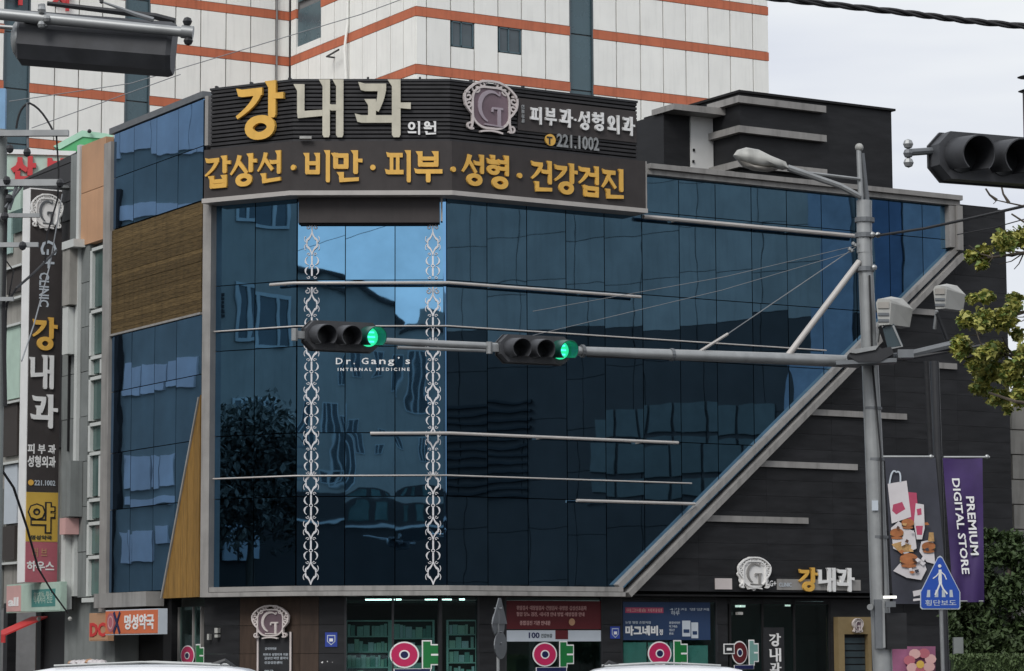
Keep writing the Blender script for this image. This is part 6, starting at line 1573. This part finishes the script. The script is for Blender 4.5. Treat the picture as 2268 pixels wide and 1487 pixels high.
# across the side street, mirrored in the left side face
GD_ = Fac((-36, 0), 0)
R4 = lambda x, y: reflect(FD, x, y, GD_)
e0, e1_ = R4(244, 900)[0], R4(447, 900)[0]; lo, hi = min(e0, e1_) - 3, max(e0, e1_) + 8
b_ = thing('side_street_building', 'grey block with pale tile bands across the side street to the left', 'building', GD_.W((lo + hi) / 2, 0, -4))
zt_ = R4(345, 255)[1] + 5
box('wall', M['wallD'], b_, GD_, lo, hi, 0, zt_, -10, 0)
zz_ = R4(345, 345)[1]
n_ = 9
for i in range(n_):
    a = lo + (hi - lo) * i / n_; c = lo + (hi - lo) * (i + 1) / n_
    for k in range(4): box('pale_tile', M['wallW'], b_, GD_, a + .02, c - .02, zz_ + k * 2 + (.25 if i % 3 == 0 else 0), zz_ + k * 2 + 1.96, 0, .12)
for x0, x1, y0, y1 in ((276, 318, 806, 872), (322, 368, 800, 866), (372, 440, 792, 858), (276, 336, 1008, 1082), (340, 384, 1003, 1075), (277, 384, 1100, 1118), (292, 342, 1172, 1243), (280, 291, 1180, 1248), (350, 382, 1165, 1205), (270, 440, 452, 485)):
    a = R4(x0, (y0 + y1) / 2); c = R4(x1, (y0 + y1) / 2); s_ = sorted((a[0], c[0])); xm = (x0 + x1) / 2
    box('pale_blind', M['wallW'], b_, GD_, s_[0], s_[1], R4(xm, y1)[1], R4(xm, y0)[1], 0.0, .14)
box('dark_bay', M['wallK'], b_, GD_, *sorted((R4(246, 800)[0], R4(268, 800)[0])), 0, R4(256, 420)[1], 0, .3)

# ------------------------------------------------------------------ vegetation
def leaves(rnd, blobs, n, size, droop=.3, fan=True):
    """separate little blades scattered through ellipsoids (cx,cy,cz,rx,ry,rz)"""
    v = []; f = []; tot = sum(b[3] * b[4] * b[5] for b in blobs) ** 1
    wts = [(b[3] * b[4] * b[5]) ** .67 for b in blobs]; W_ = sum(wts)
    for b, wt in zip(blobs, wts):
        for _ in range(max(3, int(n * wt / W_))):
            u = Vector((rnd.gauss(0, 1), rnd.gauss(0, 1), rnd.gauss(0, 1))).normalized() * (rnd.random() ** .45)
            u *= .8 + .45 * noise.noise(u * 2.3 + Vector((b[0], b[1], b[2])))
            c = Vector((b[0] + u.x * b[3], b[1] + u.y * b[4], b[2] + u.z * b[5])); s = size * rnd.uniform(.65, 1.25)
            q = Matrix.Rotation(rnd.uniform(0, 6.28), 3, 'Z') @ Matrix.Rotation(rnd.gauss(.5, .55), 3, 'X') @ Matrix.Rotation(rnd.gauss(0, .5), 3, 'Y')
            if fan: p = [(0, -.5, 0), (.28, .1, .06), (.55, .35, 0), (.12, .52, .12), (-.12, .52, .12), (-.55, .35, 0), (-.28, .1, .06)]
            else: p = [(0, -.6, 0), (.3, 0, .08), (0, .6, 0), (-.3, 0, .08)]
            k = len(v); v += [c + q @ (Vector(x) * s) for x in p]; f.append(tuple(range(k, k + len(p))))
    return MB().add(v, f)
rnd = random.Random(11)
YT = 28
def px_blob(x, y, rx, ry, Y=YT, rd=.35):
    c = at(x, y, Y); k = Y / FPX; return (c.x, c.y + rnd.uniform(-rd, rd), c.z, rx * k, max(rx, ry) * k, ry * k)
gk = thing('ginkgo_tree', 'ginkgo with yellow green fan leaves reaching in from the right edge', 'tree', (at(2430, 1480, YT).x, YT, 0))
tx = at(2430, 900, YT).x
T([(tx, YT, 0), (tx + .05, YT, 2), (tx - .05, YT, 4.2), (tx, YT, 6.5), (tx + .1, YT, 8)], [.17, .14, .11, .07, .03], 12).build('trunk', M['bark'], gk, smooth=True)
brs = [[(2430, 900), (2330, 820), (2250, 790), (2180, 775), (2120, 790)], [(2430, 700), (2340, 600), (2268, 560), (2200, 570), (2150, 575)], [(2430, 1000), (2320, 900), (2250, 890), (2190, 870)], [(2430, 760), (2350, 700), (2280, 690), (2200, 700)],
       [(2430, 560), (2300, 465), (2268, 457), (2235, 450), (2208, 444), (2200, 452)], [(2235, 450), (2222, 430), (2216, 404)], [(2208, 444), (2192, 432), (2183, 418)], [(2330, 510), (2268, 492), (2240, 474)]]
for i, b in enumerate(brs): T([at(x, y, YT + (0 if i > 3 else rnd.uniform(-.2, .2))) for x, y in b], [.05, .03, .018, .012, .008, .006][:len(b)] if i < 4 else [.018, .011, .009, .008, .006, .004][:len(b)], 6).build('limb', M['bark'], gk)
for i in range(26):
    p0_ = rnd.choice([(2250, 790), (2180, 775), (2250, 890), (2280, 690), (2268, 560), (2200, 570), (2210, 720)]); a_ = rnd.uniform(pi * .6, pi * 1.5); l_ = rnd.uniform(25, 75)
    T([at(p0_[0], p0_[1], YT), at(p0_[0] + l_ * .5 * cos(a_) , p0_[1] - l_ * .5 * sin(a_) * .8 + 6, YT + .05), at(p0_[0] + l_ * cos(a_), p0_[1] - l_ * sin(a_) * .8, YT + rnd.uniform(-.2, .2))], [.009, .006, .004], 5).build('twig', M['bark'], gk)
blobs = [px_blob(*p) for p in ((2155, 568, 22, 16), (2185, 560, 26, 24), (2215, 545, 30, 30), (2250, 530, 34, 24), (2175, 590, 20, 8), (2290, 520, 40, 35), (2150, 665, 18, 14), (2185, 660, 22, 18), (2130, 720, 26, 24), (2170, 720, 34, 34), (2215, 715, 32, 34), (2130, 770, 30, 32), (2175, 790, 30, 20), (2210, 775, 36, 26), (2250, 745, 16, 20), (2122, 790, 12, 16), (2195, 820, 40, 34), (2240, 830, 40, 40), (2160, 808, 24, 20),
                           (2180, 855, 28, 20), (2225, 875, 36, 24), (2258, 800, 30, 40), (2262, 880, 28, 36), (2235, 905, 14, 16), (2250, 660, 26, 12), (2235, 690, 22, 20))]
out_b = [px_blob(rnd.gauss(2400, 110), rnd.uniform(350, 1020), rnd.uniform(30, 60), rnd.uniform(25, 50), YT, .8) for _ in range(40)]
out_b = [b for b in out_b if (b[0] - b[3] * 1.2) / (b[1]) * FPX > 2300 - CX]
lf = leaves(random.Random(5), blobs, 5600, .062); lf.build('crown', M['leaf2'], gk)
leaves(random.Random(6), blobs, 3000, .060).build('crown_green', M['leaf'], gk)
leaves(random.Random(7), out_b, 5000, .07).build('outer_crown', M['leaf'], gk)
# dark leafy shrubs in front of the far right wall
def shrub(label, blobs_px, Y, mt, n, size, trunk=None, name='shrub', cat='shrub', grp=None, seed=1):
    r_ = random.Random(seed)
    bl_ = [px_blob(*p, Y, .6) for p in blobs_px]; c = at(trunk[0], 1480, Y)
    t = thing(name, label, cat, (c.x, Y, 0.14), grp)
    T([(c.x, Y, .1), (c.x + .05, Y, at(trunk[0], trunk[1], Y).z)], [.09, .05], 8).build('trunk', M['bark'], t)
    leaves(r_, bl_, n, size, fan=False).build('crown', M[mt], t)
    return t
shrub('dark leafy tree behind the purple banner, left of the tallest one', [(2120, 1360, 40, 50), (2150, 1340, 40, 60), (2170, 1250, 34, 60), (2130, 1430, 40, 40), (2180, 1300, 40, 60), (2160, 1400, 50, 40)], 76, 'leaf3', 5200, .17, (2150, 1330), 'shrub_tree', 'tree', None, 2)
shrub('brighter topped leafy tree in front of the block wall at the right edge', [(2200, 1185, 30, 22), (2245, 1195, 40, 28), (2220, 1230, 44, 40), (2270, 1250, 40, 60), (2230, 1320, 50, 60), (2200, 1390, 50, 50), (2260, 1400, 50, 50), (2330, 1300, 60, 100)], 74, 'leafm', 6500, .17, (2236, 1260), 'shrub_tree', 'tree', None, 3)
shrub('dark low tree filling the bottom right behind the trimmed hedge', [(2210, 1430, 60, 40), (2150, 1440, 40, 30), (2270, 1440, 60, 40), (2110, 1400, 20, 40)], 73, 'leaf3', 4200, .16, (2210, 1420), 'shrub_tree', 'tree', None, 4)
hd_ = []
h0 = at(2112, 1455, 70); h1_ = at(2420, 1455, 70)
r_ = random.Random(9); v = []; f = []
for i in range(5200):
    x = r_.uniform(h0.x, h1_.x); side = r_.random()
    z = r_.uniform(.2, h0.z) if side < .6 else h0.z + r_.uniform(-.05, .06); y = 70 + (r_.uniform(-.05, .05) if side < .6 else r_.uniform(0, 1))
    s = r_.uniform(.05, .1); q = Matrix.Rotation(r_.uniform(0, 6.28), 3, 'Z') @ Matrix.Rotation(r_.uniform(0, 3), 3, 'X'); k = len(v)
    v += [Vector((x, y, z)) + q @ (Vector(p) * s) for p in ((0, -.6, 0), (.35, 0, .1), (0, .6, 0), (-.35, 0, .1))]; f.append((k, k + 1, k + 2, k + 3))
ht = thing('trimmed_hedge', 'low trimmed green hedge at the bottom right corner', 'hedge', ((h0.x + h1_.x) / 2, 70.5, .14))
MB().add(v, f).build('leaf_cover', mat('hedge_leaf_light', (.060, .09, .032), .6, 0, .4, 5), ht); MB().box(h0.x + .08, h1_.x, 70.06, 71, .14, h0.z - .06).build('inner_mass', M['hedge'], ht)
c = at(2122, 1435, 71.5); tag(MB().box(c.x - .12, c.x + .12, 71.4, 71.6, .14, at(2122, 1412, 71.5).z).build('utility_cabinet', M['grey']), 'slim grey green cabinet standing behind the left end of the hedge', 'cabinet')
# stone block wall building at the right edge
FW_ = Fac((at(2236, 1000, 92).x, 92), 60)
t = thing('block_building', 'beige stone block building seen past the dark end of the clinic', 'building', FW_.W(5, 0, -3))
extr('core_wall', M['grey2'], t, [FW_.W(-.5, 0, -.1), FW_.W(14, 0, -.1), FW_.W(14, 0, -8), FW_.W(-.5, 0, -8)], 0, FW_.H(2250, 945))
z = FW_.H(2250, 1170) - 2.5; k = 0
while z < FW_.H(2250, 950):
    for i in range(6): box('stone_block', M['grey2'], t, FW_, -.4 + i * 1.6 + (k % 2) * .5, 1.18 - .4 + i * 1.6 + (k % 2) * .5 + .4, z + .02, z + .80, -.1, .03 + random.uniform(-.01, .01))
    z += .82; k += 1
# street tree mirrored in the lower left corner glass
p = reflect(FA, 560, 980, Fac((-25, 0), 0)); c = Vector((-25, p[0], p[1]))
t = thing('street_tree', 'dark leafy street tree across the road to the left, outside the view', 'tree', (c.x, c.y, 0))
T([(c.x, c.y, 0), (c.x, c.y, c.z)], [.16, .09], 10).build('trunk', M['bark'], t)
leaves(random.Random(21), [(c.x, c.y + a, c.z + b, 2.0, 2.2, 1.7) for a, b in ((0, .2), (2.2, -.4), (-2.2, -.7), (.4, -2.2), (-.6, -.8), (2.6, -2.2), (-2.6, -2.4))], 15000, .26, fan=False).build('crown', mat('street_leaf', (.15, .15, .13), .7, 0, .3, 5), t)

# ------------------------------------------------------------------ cars
def car(label, x_left, x_right, Y, ztop, grp, paint='carw', flip=1):
    """side-on hatchback / SUV; x_left..x_right is the roof as seen"""
    xa, xb_ = at(x_left, 1480, Y).x, at(x_right, 1480, Y).x; rl = xb_ - xa
    cx = (xa + xb_) / 2 + .1 * flip; t = thing('parked_car' if False else 'white_car', label, 'car', (cx, Y, 0), grp)
    Lc = rl * .5 + .95; H = ztop
    def sect(prof, hw, mt, name, smooth=True):
        v = []; f = []
        n = len(prof)
        lay = [(-1, .0), (-1, .05), (-.93, .6), (-.75, .92), (-.4, 1), (0, 1.01), (.4, 1), (.75, .92), (.93, .6), (1, .05)]
        for a, k in lay[1:]:
            for (x, z, zl) in prof: v.append((cx + x * flip, Y + a * hw, zl + (z - zl) * k))
        m_ = len(lay) - 1
        for i in range(m_ - 1):
            for j in range(n - 1): f.append((i * n + j, i * n + j + 1, (i + 1) * n + j + 1, (i + 1) * n + j))
        return MB().add(v, f).build(name, M[mt], t, smooth=smooth)
    b0 = .95
    body = [(-Lc - .55, .55, .3), (-Lc - .5, .85, .3), (-Lc - .2, .98, .3), (-Lc * .3, 1.02, .3), (Lc * .3, 1.02, .3), (Lc + .1, .98, .3), (Lc + .9, .86, .3), (Lc + 1.15, .7, .3), (Lc + 1.2, .5, .3)]
    mb = MB(); n = len(body)
    for sg in (-1, 1):
        mb.prism([(cx + flip * x, z) for x, z, q in body] + [(cx + flip * (Lc + 1.15), .28), (cx - flip * (Lc + .5), .28)], Y + sg * .45 - .45, Y + sg * .45 + .449)
    mb.build('body', M[paint], t)
    gl = [(-Lc - .35, 1.0), (-rl * .5, H - .10), (rl * .42, H - .09), (Lc + .25, 1.0)]
    MB().prism([(cx + flip * x, z) for x, z in gl], Y - .74, Y + .74).build('side_glass', M['cargl'], t)
    roof = [(-rl * .52, H - .14, H - .16), (-rl * .50, H - .07, H - .14), (-rl * .42, H - .035, H - .13), (-rl * .2, H - .008, H - .12), (0, H, H - .12), (rl * .2, H - .004, H - .12), (rl * .38, H - .028, H - .13), (rl * .46, H - .06, H - .14), (rl * .50, H - .10, H - .15)]
    sect(roof, .72, paint, 'roof')
    for x in (-Lc * .62, -.05, Lc * .55):
        MB().prism([(cx + flip * (x - .05), 1.0), (cx + flip * (x + .05), 1.0), (cx + flip * (x * .93 + .04), H - .1), (cx + flip * (x * .93 - .04), H - .1)], Y - .755, Y + .755).build('pillar', M[paint], t)
    for sg in (-1, 1): T([(cx - rl * .4, Y + sg * .62, H - .01), (cx, Y + sg * .62, H + .03), (cx + rl * .36, Y + sg * .62, H - .01)], .016, 6).build('roof_rail', M['galv'], t, smooth=True)
    T([(cx + flip * rl * .30, Y, H - .02), (cx + flip * rl * .36, Y, H + .045), (cx + flip * rl * .41, Y, H - .04)], [.04, .03, .015], 6).build('antenna_fin', M['black'], t)
    for x in (-Lc * .78, Lc * .92):
        for sg in (-1, 1):
            wl = T([(cx + flip * x, Y + sg * .88, .33), (cx + flip * x, Y + sg * .70, .33)], .33, 20).build('wheel', M['tyre'], t); T([(cx + flip * x, Y + sg * .89, .33), (cx + flip * x, Y + sg * .85, .33)], .2, 14).build('rim', M['galv'], wl)
    for sg in (-1, 1):
        MB().box(cx + flip * (Lc + 1.1) - .06, cx + flip * (Lc + 1.1) + .06, Y + sg * .6 - .15, Y + sg * .6 + .15, .62, .76).build('headlight', M['lampw'], t)
        MB().box(cx + flip * (Lc * .72) - .1, cx + flip * (Lc * .72) + .08, Y + sg * 1.0 - .09, Y + sg * 1.0 + .09, 1.0, 1.15).build('wing_mirror', M[paint], t)
    return t
car('white car whose roof shows at the bottom left below the orange pharmacy sign', 72, 548, 36, at(300, 1472, 36).z - .0, 'white cars passing at the bottom')
car('white car whose roof shows at the bottom below the navy poster', 1318, 1652, 40, at(1430, 1473, 40).z, 'white cars passing at the bottom', flip=-1)
